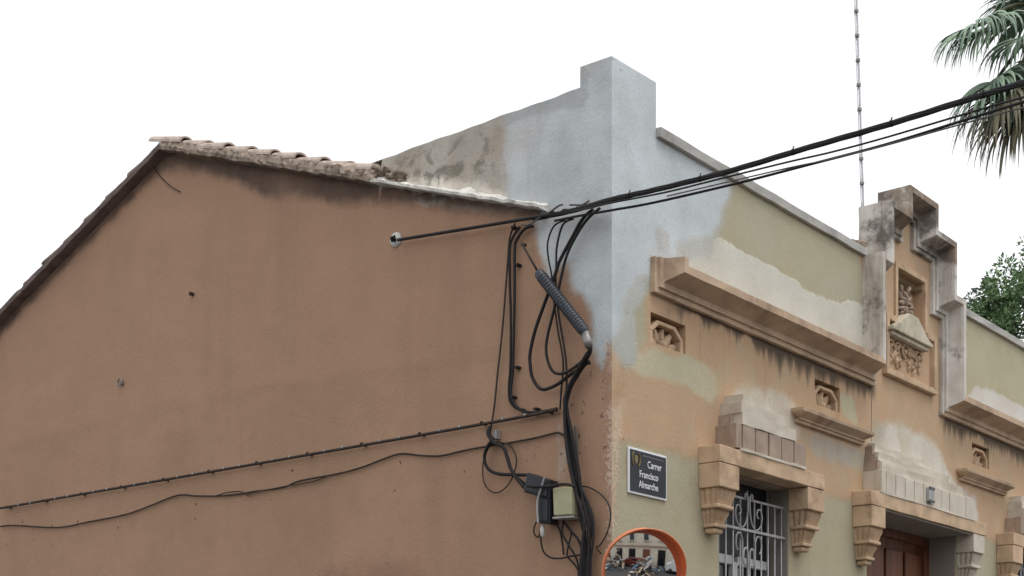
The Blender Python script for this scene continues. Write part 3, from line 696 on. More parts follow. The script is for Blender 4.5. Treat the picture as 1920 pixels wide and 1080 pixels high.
def crown(x0, n, w, gap, z0, z1, mat, label, p=.165, backmat=None):
    o = MB().box(x0 + .005, x0 + .085 + n * w + .02, -p + .022, .001, z0, z1 - .003).obj('crown', backmat or mat, house, bevel=.004)
    tag(o, label)
    MB().box(x0, x0 + .08, -p, -p + .06, z0 + .001, z1, .002).obj('slab', mat, o, bevel=.004)
    for k in range(n):
        a = x0 + .085 + k * w
        MB().box(a + gap / 2, a + w - gap / 2, -p + random.uniform(-.003, .003), -p + .06, z0 + .001, z1 + random.uniform(-.004, .004), .0015).obj('slab', mat, o, bevel=.004)
    return o
c1 = crown(1.244, 5, .186, .016, 3.612, 3.782, M['slab'], 'grey-brown grooved crown over the barred window')
def step(parent, x0, x1, z0, z1, p, mat=None, seed=0, amp=.006):
    o = MB().box(x0, x1, -p, .001, z0, z1).obj('step', mat or M['palestone'], parent)
    rough(o, amp, 9, 5, seed); return o
step(c1, 1.325, 2.10, 3.785, 3.868, .168, seed=1); step(c1, 1.318, 1.965, 3.862, 3.942, .164, seed=2); step(c1, 1.365, 1.81, 3.936, 4.002, .15, seed=3)
for k, (x, w) in enumerate(((1.29, .04), (1.33, .035))):
    step(c1, x, x + w, 3.783, 3.86 + .07 * k, .10 - .03 * k, M['slab'], 5 + k, .010)
c2 = crown(3.539, 10, .184, .014, 3.612, 3.788, M['palestone'], 'whitish grooved crown over the door', p=.17)
step(c2, 3.60, 5.30, 3.790, 3.872, .14, seed=11, amp=.012); step(c2, 3.602, 5.05, 3.866, 3.945, .11, seed=12, amp=.016); step(c2, 3.606, 4.72, 3.94, 4.018, .08, seed=13, amp=.018)
for k in range(3):
    step(c2, 3.56 + .015 * k, 3.61 + .01 * k, 3.788, 3.86 + .07 * k, .12 - .03 * k, M['slab'], 15 + k, .012)
bx = MB(); X, Z = 4.47, 3.70
bx.box(X - .055, X + .055, -.195, -.168, Z - .06, Z + .06)
o = bx.obj('meter_flap', M['greyplastic'], c2, bevel=.004)
MB().box(X - .056, X + .056, -.199, -.193, Z + .045, Z + .066).obj('dark_slot', M['boxblack'], c2)
MB().box(X - .056, X + .056, -.199, -.193, Z - .066, Z - .045).obj('dark_slot', M['boxblack'], c2)
c3 = crown(6.67, 5, .186, .016, 3.612, 3.782, M['slab'], 'grooved crown cut off by the right edge')
step(c3, 6.75, 7.52, 3.785, 3.868, .166, seed=21, amp=.012); step(c3, 6.75, 7.38, 3.862, 3.942, .14, seed=22, amp=.014); step(c3, 6.79, 7.23, 3.936, 4.002, .12, seed=23, amp=.014)

for par, xa, xb, sd_ in ((c1, 1.30, 2.24, 31), (c2, 3.50, 5.48, 32)):      # mortar squeezed out under the slabs
    rough(MB().box(xa, xb, -.176, -.150, 3.598, 3.616).obj('mortar_bead', M['palestone'], par), .010, 12, 9, sd_)
MB().box(3.702, 3.709, -.004, .002, 4.06, 4.51).obj('plaster_joint', M['slab'], house)
# ------------------------------------------------------------------ window with grille
def window(wx, label):
    x0, x1 = wx - .5, wx + .51
    w = tag(MB().box(x0 - .02, x1 + .02, .20, .215, .93, 3.5).obj('window', M['glass'], house), label)
    for (a, b, c, d, nm) in ((x0 - .01, x0 + .05, .95, 3.49, 'frame_post'), (x1 - .05, x1 + .01, .95, 3.49, 'frame_post'), (wx - .03, wx + .03, .95, 2.90, 'frame_post'),
                             (x0 + .052, wx - .032, 2.88, 2.945, 'frame_rail'), (wx + .032, x1 - .052, 2.88, 2.945, 'frame_rail')):
        MB().box(a, b, .155, .20, c, d).obj(nm, M['winframe'] if nm == 'frame_rail' or wx == a + .03 else M['recess'], w, bevel=.004)
    MB().box(x0 + .03, x1 - .03, .16, .197, 2.95, 3.48).obj('roller_shutter', M['boxblack'], w)
    g = tag(MB().box(x0, x1, .028, .04, 3.33, 3.345).obj('window_grille', M['grille'], house), 'grey wrought iron grille with scrolls' if wx < 3 else 'grille of the far window')
    xsb = [x0 + .055 + .1005 * k for k in range(10)]
    for k, x in enumerate(xsb):
        top = 3.33 if k not in (4,) else 3.40
        MB().tube([(x, .034, 1.0), (x, .034, top)], .0062, 6).obj('bar', M['grille'], g, True)
    for z in (3.105, 1.9, 1.05):
        MB().box(x0 + .005, x1 - .005, .020, .032, z, z + .018).obj('rail', M['grille'], g)
    xc = xsb[4]
    def scroll(pts):
        MB().tube(smooth_path([(xc + a, .022, z) for a, z in pts], 5), .0068, 6).obj('scroll', M['grille'], g, True)
    for s in (-1, 1):
        scroll([(s * .012, 3.36), (s * .015, 3.26), (s * .04, 3.17), (s * .10, 3.125), (s * .165, 3.155), (s * .19, 3.22), (s * .17, 3.275), (s * .13, 3.275), (s * .115, 3.235), (s * .14, 3.215)])
        scroll([(s * .09, 2.2), (s * .09, 2.95), (s * .10, 3.05), (s * .135, 3.085), (s * .175, 3.06), (s * .18, 2.99), (s * .155, 2.96)])
        scroll([(s * .012, 2.75), (s * .012, 2.9), (s * .02, 2.965), (s * .05, 2.985), (s * .075, 2.95), (s * .07, 2.88), (s * .045, 2.86)])
        scroll([(s * .004, 2.80), (s * .03, 2.72), (s * .075, 2.62), (s * .085, 2.5)])
        scroll([(s * .008, 3.3), (s * .03, 3.37), (s * .055, 3.365), (s * .05, 3.335)])
window(WX[0], 'barred window in the facade near the street corner'); window(WX[1], 'barred window at the right end of the facade')

for wx in WX:
    for a_ in (wx - .499, wx + .497): MB().box(a_, a_ + .012, .004, .15, .96, 3.474).obj('window_reveal', M['recess'], house)
# door in its recess
x0, x1, z0, z1, dp = DOOR
dr = tag(MB().box(x0, x1, dp - .004, dp + .05, 0, z1 + .01).obj('door', M['wood'], house), 'red-brown panelled wooden double door')
MB().box(x0 + .002, x0 + .09, dp - .04, dp - .006, 0, z1 - .004).obj('door_post', M['wood'], dr, bevel=.006)
MB().box(x1 - .09, x1 - .002, dp - .04, dp - .006, 0, z1 - .004).obj('door_post', M['wood'], dr, bevel=.006)
MB().box(x0 + .09, x1 - .09, dp - .04, dp - .006, z1 - .09, z1 - .006).obj('door_head', M['wood'], dr, bevel=.006)
for k in range(4):
    for zz0, zz1 in ((.3, 1.1), (1.25, 2.4), (2.55, 3.3)):
        a = x0 + .13 + k * (x1 - x0 - .26) / 4
        MB().box(a + .03, a + (x1 - x0 - .26) / 4 - .03, dp - .028, dp - .006, zz0, zz1).obj('door_panel', M['wood'], dr, bevel=.018)
# smooth grey lining of the recess: side wall and soffit
MB().box(x1 - .012, x1 - .001, .004, dp - .042, 0, z1 - .02).obj('recess_side', M['recess'], house)
MB().box(x0 + .002, x1 - .014, -.15, dp - .042, z1 - .016, z1 - .003).obj('recess_soffit', M['recess'], house)
MB().box(WX[0] - .486, WX[0] + .496, .004, .15, 3.476, 3.488).obj('window_soffit', M['slab'], house)

# ------------------------------------------------------------------ roof
NR = Vector((0, SL_R, -1)).normalized()
roof = MB().add([(.05, .45, roof_z(.45) + .05), (HX, .45, roof_z(.45) + .05), (HX, AP_Y, AP_Z + .05), (.05, AP_Y, AP_Z + .05), (.05, HY, roof_z(HY) + .05), (HX, HY, roof_z(HY) + .05)],
               [(0, 1, 2, 3), (3, 2, 5, 4)]).obj('roof', M['tile_dark'], house)
def strip(name, y0, y1, mat, p0, secf, parent, amp, n=None, sc=16, smooth=False):
    """a strip along the verge; secf(y) gives the cross-section as (stand-off, height above the underside)"""
    m = MB(); n = n or int(abs(y1 - y0) / .05)
    for i in range(n + 1):
        y = y0 + (y1 - y0) * i / n; sec = secf(y); L = len(sec)
        m.v += [(-a, y, roof_z(y) + b) for a, b in sec]
    for i in range(n):
        for k in range(L): a = i * L + k; b = i * L + (k + 1) % L; m.f.append((a, b, b + L, a + L))
    m.f += [tuple(reversed(range(L))), tuple(n * L + k for k in range(L))]
    o = m.obj(name, mat, parent, smooth)
    return rough(o, amp, sc)
strip('verge_bed', 1.98, AP_Y, M['mortar'], 0, lambda y: [(-.05, .0), (.05, -.004), (.10, .0), (.105, .03), (.095, .06), (.085, .085), (.02, .10), (-.05, .10)], roof, .014)
strip('verge_bed', AP_Y + .001, HY, M['tile_dark'], 0, lambda y: [(-.05, .0), (.10, -.0), (.105, .035), (.09, .06), (-.05, .06)], roof, .008)
strip('verge_ledge', .50, 2.0, M['ledge_mortar'], 0, lambda y: [(-.01, .0), (.085, -.004), (.10, .002), (.10, .022), (.06, .032), (.015, .05 + .018 * math.sin(y * 7) + .012 * math.sin(y * 23)), (-.01, .06)], roof, .009)
lm = MB()
for k in range(22):
    y = random.uniform(1.75, 2.2); lm.ell((-random.uniform(-.02, .05), y, roof_z(y) + random.uniform(.04, .11)), random.uniform(.02, .045), random.uniform(.03, .06), random.uniform(.015, .035), 7, 5)
rough(lm.obj('mortar_lumps', M['mortar'], roof), .02, 16)
def tile_mesh(r0=.078, r1=.066, ln=.40, th=.014, seg=9):
    m = MB()
    for (s, r) in ((0.0, r0), (ln, r1)):
        for rr in (r, r - th):
            for k in range(seg + 1):
                a = math.pi * k / seg; m.v.append((math.cos(a) * rr, s, math.sin(a) * rr * .80))
    n = seg + 1
    for k in range(seg):
        m.f += [(k, k + 1, 2 * n + k + 1, 2 * n + k), (n + k, 3 * n + k, 3 * n + k + 1, n + k + 1), (k, n + k, n + k + 1, k + 1), (2 * n + k, 2 * n + k + 1, 3 * n + k + 1, 3 * n + k)]
    m.f += [(0, 2 * n, 3 * n, n), (seg, n + seg, 3 * n + seg, 2 * n + seg)]
    return m
tm = tile_mesh().obj('tile', M['tile'], roof)
tm2 = bpy.data.meshes.new('tile_dark'); 
tm.data.polygons.foreach_set('use_smooth', [False] * len(tm.data.polygons))
tmd = tm.data.copy(); tmd.materials.clear(); tmd.materials.append(M['tile_dark'])
aR, aL = math.atan(SL_R), math.atan(SL_L)
first = True
for k in range(9):                                  # nine cover tiles down the verge on the street side
    y = 2.02 + k * .262
    o = tm if first else tm.copy()
    if not first: COL.objects.link(o)
    first = False
    o.location = (-.012 + random.uniform(-.012, .012), y, roof_z(y) + .082 + random.uniform(-.004, .006))
    o.rotation_euler = (aR - R(4.5) + R(random.uniform(-1, 1)), R(random.uniform(-4, 4)), R(random.uniform(-2.5, 2.5)))
for k in range(15):                                 # and down the far slope, their edges against the sky
    y = AP_Y + .42 + k * .30
    o = bpy.data.objects.new('tile', tmd); COL.objects.link(o); o.parent = roof; o.matrix_parent_inverse = tm.matrix_parent_inverse
    o.location = (-.02 + random.uniform(-.01, .01), y, roof_z(y) + .045)
    o.rotation_euler = (aL - R(4.0) + R(random.uniform(-1, 1)), R(random.uniform(-4, 4)), R(180 + random.uniform(-2, 2)))
rg = tile_mesh(.10, .095, .42)
ridge = rg.obj('ridge_tile', M['tile'], roof); ridge.location = (.02, AP_Y, AP_Z + .055); ridge.rotation_euler = (0, 0, R(-90))
for k in range(1, 18):
    o = ridge.copy(); COL.objects.link(o); o.location.x += k * .36; o.location.z += random.uniform(-.006, .006)
fld = MB()                                          # remaining courses, hidden behind the verge from below
for c in range(1, 30):
    for sgn, nn in ((1, 10), (-1, 14)):
        for k in range(nn):
            y = (2.3 + k * .262) if sgn > 0 else AP_Y + .42 + k * .30
            if sgn > 0 and y > AP_Y: continue
            t_ = tile_mesh(seg=4); rot = Matrix.Rotation(0 if sgn > 0 else math.pi, 3, 'Z') @ Matrix.Rotation(aR - R(4.5) if sgn > 0 else aL - R(4.5), 3, 'X')
            fld.add([rot @ Vector(v) + Vector((c * .21, y, roof_z(y) + .06)) for v in t_.v], t_.f)
tag(fld.obj('tile_courses', M['tile'], roof), kind='stuff')

# ------------------------------------------------------------------ things fixed to the gable wall
def cable3(name, pts, r, mat, label, cat='cable', group=None, n=6, seg=7):
    o = MB().tube(smooth_path(pts, n), r, seg).obj(name, mat, None, True)
    return tag(o, label, cat, group)
def wall_cable(key, name, r, mat, label, group='cables on the gable wall', wob=.0):
    p, pts = CB[key]
    P3 = [(-p - random.uniform(0, wob), y, z) for y, z in pts]
    return cable3(name, P3, r, mat, label, group=group)
c = wall_cable('trunk_cable', 'wall_cable', .0110, M['cable_brown'], 'thick straight dark cable strapped across the brown wall')
p, pts = CB['trunk_cable']
for k in range(34):                                  # pale straps
    t_ = (k + .6) / 34; y = pts[0][0] + (pts[-1][0] - pts[0][0]) * t_; z = pts[0][1] + (pts[-1][1] - pts[0][1]) * t_
    MB().tube([(-p, y - .006, z), (-p, y + .006, z)], .0128, 8).obj('strap', M['greyplastic'] if k % 3 else M['cable'], c)
    if k % 3 == 0: MB().box(-p, .0, y - .006, y + .006, z - .010, z + .002).obj('wall_clip', M['cable_brown'], c)
wall_cable('wavy', 'wall_cable', .0068, M['cable_brown'], 'thin sagging wire below the straight cable on the brown wall')
wall_cable('wavy2', 'wall_cable', .0045, M['cable_brown'], 'short thin wire running beside the sagging wire')
wall_cable('dropA', 'wall_cable', .0065, M['cable_brown'], 'leftmost thin brown wire dropping to the coil')
dB = wall_cable('dropB', 'wall_cable', .0095, M['cable'], 'black cable dropping and turning right, rightmost of the clipped pair')
for y, z in ((.765, 4.97), (.735, 4.72), (.74, 4.05), (.775, 3.86), (.70, 3.765), (.58, 3.755)):
    MB().box(-.045, 0, y - .018, y + .010, z - .006, z + .007).obj('cable_clip', M['cable'], dB)
wall_cable('dropC', 'wall_cable', .0085, M['cable'], 'black cable dropping and turning right, leftmost of the clipped pair')
wall_cable('dropD', 'wall_cable', .006, M['cable'], 'thin cable dropping behind the top of the splice closure')
wall_cable('dropE', 'wall_cable', .007, M['cable'], 'thin cable dropping behind the middle of the splice closure')
wall_cable('loopA', 'loop_cable', .0115, M['cable'], 'wide black cable loop hanging left of the splice closure')
wall_cable('loopB', 'loop_cable', .0095, M['cable'], 'narrow black cable loop inside the wide one')
rl_x = ['thickest black riser cable above the mirror', 'black riser cable bulging right beside the beige box', 'black riser cable swinging out in front of the others', 'black riser cable at the right edge of the bundle', 'thin riser cable right of the bundle', 'thin cable running from the beige box to the bundle']
rl_ = rl_x + ['slack riser cable hanging furthest left under the beige box', 'slack riser cable bowing furthest right above the mirror']
for k, (rad, mt) in enumerate(((.015, 'cable'), (.012, 'cable'), (.011, 'cable'), (.010, 'cable'), (.009, 'cable_grey'), (.008, 'cable'), (.007, 'cable'), (.008, 'cable'))):
    wall_cable('riser%d' % (k + 1), 'riser_cable', rad, M[mt], rl_[k], 'riser cables by the corner', wob=.01)
for k, (a, lb) in enumerate(zip(((.011, 'cable'), (.0125, 'cable'), (.009, 'cable'), (.0048, 'cable_brown')), ('black cable coiled left of the black box, lower strand', 'thick black cable coiled into the black box, right strand', 'black cable coiled left of the black box, inner strand', 'thin brown wire hanging in a big loop left of the boxes'))):
    wall_cable('coil' + 'ABCD'[k], 'coiled_cable', a[0], M[a[1]], lb, 'coil beside the black box')
wall_cable('tie', 'cable_tie', .0065, M['greyplastic'], 'pale strap around the black boxes', group=None)
wall_cable('tailA', 'wall_cable', .005, M['cable'], 'tiny wire loop under the lower black box')
wall_cable('tailB', 'wall_cable', .006, M['cable'], 'wire sagging below the boxes towards the riser bundle')
wall_cable('tailC', 'wall_cable', .0065, M['cable'], 'short wire hanging from the beige box')
wall_cable('tailD', 'wall_cable', .006, M['cable'], 'wire crossing under the beige box to lower right')
wall_cable('arc', 'wall_cable', .0045, M['cable'], 'thin wire arching from the beige box to the mirror')
wall_cable('over', 'wall_cable', .009, M['cable'], 'black cable lying across the top of the beige box')
wall_cable('crackwire', 'wall_cable', .004, M['cable_brown'], 'short loose wire near the ridge of the gable', group=None)
# splice closure: ribbed tube, rod, collar
A, B = Vector((-.12, .49, 4.604)), Vector((-.12, .111, 4.143)); dv = (B - A)
cl = tag(MB().tube([A, A + dv * .02, A + dv * .05, A + dv * .93, A + dv * .98, B], [.024, .032, .035, .035, .030, .022], 14).obj('splice_closure', M['closure'], None, True),
         'long slate-grey cable splice tube hanging diagonally at the corner', 'splice closure')
for k in range(22):
    q = A + dv * (.10 + .82 * k / 21); MB().tube([q - dv * .006, q + dv * .006], .0375, 14).obj('rib', M['closure'], cl, True)
cl_c = MB().tube([B - dv * .02, B + Vector((0, -.012, -.05)), B + Vector((0, -.022, -.085))], [.026, .029, .025], 12).obj('end_collar', M['steel'], cl, True)
MB().tube([(-.10, .636, 4.816), A], .0075, 7).obj('hanger_rod', M['cable_brown'], cl, True)
MB().tube([(-.06, .640, 4.822), (-.10, .636, 4.816)], .011, 8).obj('rod_tip', M['cable_brown'], cl, True)

# boxes
def yz_box(name, quad, x0, x1, mat, parent=None, bevel=.006):
    m = MB(); v = [(-x0, y, z) for y, z in quad] + [(-x1, y, z) for y, z in quad]
    m.add(v, [(3, 2, 1, 0), (4, 5, 6, 7), (0, 1, 5, 4), (1, 2, 6, 5), (2, 3, 7, 6), (3, 0, 4, 7)])
    bmx = m.obj(name, mat, parent, bevel=bevel); return bmx
b1 = tag(yz_box('cable_box', [(.575, 3.33), (.392, 3.262), (.395, 3.14), (.60, 3.205)], .03, .13, M['boxblack']), 'tilted black junction box at the end of the cable coil', 'junction box')
yz_box('lid', [(.565, 3.318), (.402, 3.258), (.404, 3.152), (.588, 3.213)], .131, .142, M['boxblack'], b1)
for k in range(3): MB().tube([(-.07, .62 - .008 * k, 3.30 - .04 * k), (-.08, .57, 3.285 - .035 * k)], .013, 8).obj('cable_gland', M['greyplastic'], b1, True)
b2 = tag(yz_box('cable_box', [(.505, 3.17), (.395, 3.15), (.40, 2.985), (.495, 2.998)], .025, .12, M['boxblack']), 'upright black junction box hanging below the tilted one', 'junction box')
yz_box('lid', [(.497, 3.158), (.403, 3.14), (.407, 2.997), (.488, 3.008)], .121, .132, M['boxblack'], b2)
wd = tag(MB().tube([(-.09, .476, 2.985), (-.095, .474, 2.96), (-.095, .473, 2.92), (-.09, .473, 2.908)], [.009, .015, .015, .006], 9).obj('cable_plug', M['whiteplastic'], None, True), 'small white plug dangling below the black boxes', 'plug')
b3 = tag(yz_box('meter_box', [(.385, 3.216), (.222, 3.206), (.222, 3.022), (.378, 3.028)], .002, .10, M['beigebox'], bevel=.012), 'beige plastic box beside the riser cables', 'junction box')
yz_box('lid', [(.380, 3.210), (.227, 3.201), (.227, 3.030), (.373, 3.036)], .101, .110, M['beigebox'], b3, .004)
yz_box('base_lip', [(.384, 3.027), (.219, 3.020), (.219, 3.008), (.382, 3.014)], .004, .112, M['greyplastic'], b3, .003)
# insulator anchor of the guy wire
an = tag(MB().tube([(0.0, 1.845, 5.128), (-.012, 1.845, 5.128), (-.02, 1.845, 5.128)], [.055, .05, .02], 14).obj('wire_anchor', M['whiteplastic'], None, True), 'white wall plate holding the end of the overhead guy wire', 'anchor')
MB().tube([(-.01, 1.845, 5.124), (-.06, 1.83, 5.120)], .016, 9).obj('bolt', M['cable'], an, True)
MB().tube([(-.045, 1.845, 5.105), (-.065, 1.825, 5.12), (-.05, 1.81, 5.135)], .008, 7).obj('eye', M['cable'], an, True)
hk = [(-.02 + 0, 4.988 + .028 * math.cos(a), 4.60 + .026 * math.sin(a)) for a in np.linspace(0, 2 * math.pi, 14)]
h1 = tag(MB().tube(hk, .006, 6).obj('wall_ring', M['steel'], None, True), 'small iron ring fixed low on the brown wall', 'ring')
MB().tube([(0, 4.965, 4.585), (-.025, 4.962, 4.583)], .010, 7).obj('pin', M['steel'], h1)
tag(MB().tube([(.0, 4.062, 5.162), (-.03, 4.062, 5.164), (-.034, 4.062, 5.15)], [.016, .014, .009], 8).obj('wall_nail', M['cable_brown'], None), 'rusty nail stub high on the brown wall', 'nail')
wk = tag(MB().box(-.05, 0, .895, .925, 3.60, 3.66).obj('cable_clamp', M['greyplastic'], None, bevel=.006), 'pale clamp where the thin wire meets the straight cable', 'clip')

# ------------------------------------------------------------------ overhead cables
cable3('overhead_wire', OV['guy'], .011, M['cable'], 'guy wire from the white anchor to the corner', group='overhead cables')
def twist(key, n, rad, r, label, mat='cable'):
    P3 = smooth_path(OV[key], 14); root = None
    for s in range(n):
        q = []
        for i, c in enumerate(P3):
            a = i * .22 + 2 * math.pi * s / n
            q.append(c + Vector((.3 * math.cos(a), -.3 * math.cos(a), math.sin(a))) * rad)
        o = MB().tube(q, r, 7).obj('overhead_bundle' if root is None else 'strand', M[mat], root, True)
        if root is None: root = tag(o, label, 'cable', 'overhead cables')
    return root, P3
root, P3 = twist('main', 5, .0090, .0082, 'thick twisted black cable bundle crossing the sky to the right')
for i in range(34, len(P3), 17):
    MB().tube([P3[i] - (P3[i] - P3[i - 1]) * .1, P3[i] + (P3[i] - P3[i - 1]) * .1], .0185, 8).obj('binding', M['cable'], root)
    MB().tube([P3[i] + Vector((0, 0, .02)), P3[i] + Vector((.01, 0, .036))], .004, 5).obj('binding_tail', M['cable'], root)
cable3('overhead_wire', OV['second'], .0054, M['cable'], 'thin middle wire below the thick overhead bundle', group='overhead cables')
cable3('overhead_wire', [(a, b, c - .025 - .004 * i) for i, (a, b, c) in enumerate(OV['second'][3:])], .004, M['cable_grey'], 'thinnest wire just under the middle overhead wire', group='overhead cables')
cable3('overhead_wire', OV['third'], .0076, M['cable'], 'lowest black wire of the overhead run', group='overhead cables')
for k in range(5):                                   # tangle of ties at the wall
    q = [Vector((-.08 - .03 * random.random(), .62 - .09 * k + random.uniform(-.03, .03), 4.945 + .008 * k + random.uniform(-.025, .015)))]
    for j in range(3): q.append(q[-1] + Vector((random.uniform(-.02, .01), -random.uniform(.03, .07), random.uniform(-.02, .02))))
    cable3('wire_tail', q, .006, M['cable' if k % 2 else 'cable_grey'], 'short wire end in the tangle where the overhead cables reach the wall', 'wire', 'tangle at the corner')

# ------------------------------------------------------------------ street name sign
sg = tag(MB().box(.166, .611, -.014, -.001, 3.178, 3.472).obj('street_sign', M['signwhite'], None, bevel=.004), 'dark blue street name plate with white border on the facade corner', 'sign')
MB().box(.181, .596, -.0175, -.0145, 3.193, 3.457).obj('plate_field', M['signblue'], sg)
def text(s, x, z, size, mat, sx=1.0):
    cu = bpy.data.curves.new('lettering', 'FONT'); cu.body = s; cu.size = size; cu.extrude = .0008; cu.align_x = 'LEFT'; cu.offset = .0004
    o = bpy.data.objects.new('t', cu); COL.objects.link(o)
    bpy.context.view_layer.update()
    me = bpy.data.meshes.new_from_object(o.evaluated_get(bpy.context.evaluated_depsgraph_get()))
    bpy.data.objects.remove(o)
    me.transform(Matrix.Translation((x, -.0192, z)) @ Matrix.Rotation(R(90), 4, 'X') @ Matrix.Diagonal((sx, 1, 1, 1)))
    me.materials.append(mat); q = bpy.data.objects.new('lettering', me); COL.objects.link(q); q.parent = sg; return q
text('Carrer', .372, 3.362, .066, M['signwhite'], .90)
text('Francisco', .280, 3.292, .064, M['signwhite'], .90)
text('Almarche', .274, 3.226, .064, M['signwhite'], .90)
for s in (-1, 1):
    MB().tube([(.245 + s * (.018 + .026 * math.cos(a)), -.019, 3.40 + .045 * math.sin(a)) for a in np.linspace(-1.2, 1.2, 9)], .005, 5).obj('crest_branch', M['gold'], sg)
MB().prism_y([(.228, 3.425), (.262, 3.425), (.262, 3.39), (.245, 3.368), (.228, 3.39)], -.0195, -.0172).obj('crest_shield', M['gold'], sg)
MB().box(.32, .565, -.0186, -.0172, 3.430, 3.437).obj('small_print', M['signgrey'], sg)

# ------------------------------------------------------------------ traffic mirror on its post
mc = Vector((-.461, -.544, 2.587))
view = Vector((math.cos(VIEW), math.sin(VIEW), 0)); right = Vector((math.sin(VIEW), -math.cos(VIEW), 0))
nrm = (-view + right * .24 - Vector((0, 0, 1)) * .175).normalized()
ux = Vector((0, 0, 1)).cross(nrm).normalized(); uz = nrm.cross(ux).normalized()
mr = tag(empty('traffic_mirror', (mc.x + .12, mc.y + .12, 0)), 'round convex traffic mirror with orange hooded rim at the corner', 'mirror')
def ring_surface(name, prof, mat, a0=0, a1=2 * math.pi, seg=48, wf=None):
    m = MB(); full = abs(a1 - a0 - 2 * math.pi) < 1e-6; n = seg if full else seg + 1
    for k in range(n):
        a = a0 + (a1 - a0) * k / seg
        for r_, d_ in prof:
            dd = d_ * (wf(a) if wf and d_ > .0 else 1)
            m.v.append(mc + ux * math.cos(a) * r_ + uz * math.sin(a) * r_ + nrm * dd)
    L = len(prof)
    for k in range(seg):
        for j in range(L - 1):
            a = k * L + j; b = ((k + 1) % n) * L + j; m.f.append((a, b, b + 1, a + 1))
    return m.obj(name, mat, mr, True)
RM, RC = .232, 1.25
ring_surface('mirror_face', [(RM * k / 14, math.sqrt(RC ** 2 - (RM * k / 14) ** 2) - math.sqrt(RC ** 2 - RM ** 2)) for k in range(15)], M['mirror'])
hood = lambda a: .06 + .94 * max(0.0, math.cos(a - R(58))) ** .7
ring_surface('orange_rim', [(.226, -.002), (.233, .002), (.236, .075), (.241, .075)], M['orange'], wf=hood)
ring_surface('rim_edge', [(.2395, .0755), (.243, .078), (.2465, .075), (.247, -.02), (.225, -.05), (.0, -.06)], M['rimwhite'], wf=hood)
pc = mc - nrm * .14
MB().tube([mc - nrm * .05, pc + Vector((0, 0, 0))], .02, 8).obj('bracket', M['steel'], mr)
MB().tube([(pc.x, pc.y, 0), (pc.x, pc.y, 2.75)], .03, 12).obj('post', M['steel'], mr, True)

# ------------------------------------------------------------------ aerial mast behind the roof
mb = Vector((16.70, 5.89, 0)); lean = Vector((-.0213, .0254, 1.0))
ms = tag(empty('radio_mast', mb), 'tall thin lattice radio mast rising behind the pediment', 'mast')
for k in range(3):
    a = 2 * math.pi * k / 3 + .3; o_ = Vector((math.cos(a), math.sin(a), 0)) * .026
    MB().tube([mb + o_, mb + o_ + lean * 17], .009, 6).obj('mast_leg', M['mast'], ms, True)
for k in range(26):
    z = 6.2 + k * .43; c_ = mb + lean * z
    MB().tube([c_ + Vector((0, 0, -.025)), c_ + Vector((0, 0, .02))], .042, 8).obj('mast_joint', M['steel'], ms)
for k in range(50):
    z = 6.2 + k * .215; c_ = mb + lean * z; s = 1 if k % 2 else -1
    MB().tube([c_ + Vector((.02 * s, -.016 * s, 0)), c_ + lean * .215 + Vector((-.02 * s, .016 * s, 0))], .004, 5).obj('mast_brace', M['mast'], ms)

# ------------------------------------------------------------------ palm beyond the house
def leafmat(name, c0, c1, tr=.25):
    t = NT(name); n = t.noise(1.7, 4)
    inf = t.n.new('ShaderNodeAttribute'); inf.attribute_name = 'tint'
    col = t.mix(inf.outputs['Fac'], c0, c1)
    col = t.mix(t.math('MULTIPLY', t.ramp(n, .4, .7), .4), col, tuple(x * .6 for x in c0))
    t.b.inputs['Subsurface Weight'].default_value = 0
    return t.done(col, .55, 0, .3)
M['frond'] = leafmat('palm_leaf', (.12, .19, .14), (.29, .39, .26))
M['frond_dry'] = leafmat('dry_palm_leaf', (.12, .125, .08), (.24, .21, .14))
M['petiole'] = simple('palm_stalk', (.07, .075, .04), .6, var=.3, scale=6)
M['bark'] = simple('bark', (.10, .08, .06), .9, var=.35, scale=5, bump=.5)
M['leaf'] = leafmat('tree_leaf', (.09, .17, .075), (.24, .36, .17))
M['leaf_far'] = leafmat('far_tree_leaf', (.05, .09, .06), (.11, .17, .11))
pc_ = Vector((14.75, 1.95, 12.0))
palm = tag(empty('palm_tree', (pc_.x, pc_.y, 0)), 'fan palm with drooping fronds at the top right', 'palm')
MB().tube([(pc_.x + .15 * math.sin(z * .35), pc_.y, z) for z in np.linspace(0, 12, 26)], [.24 - .006 * k for k in range(26)], 12).obj('trunk', M['bark'], palm, True)
G = Vector((0, 0, -1))
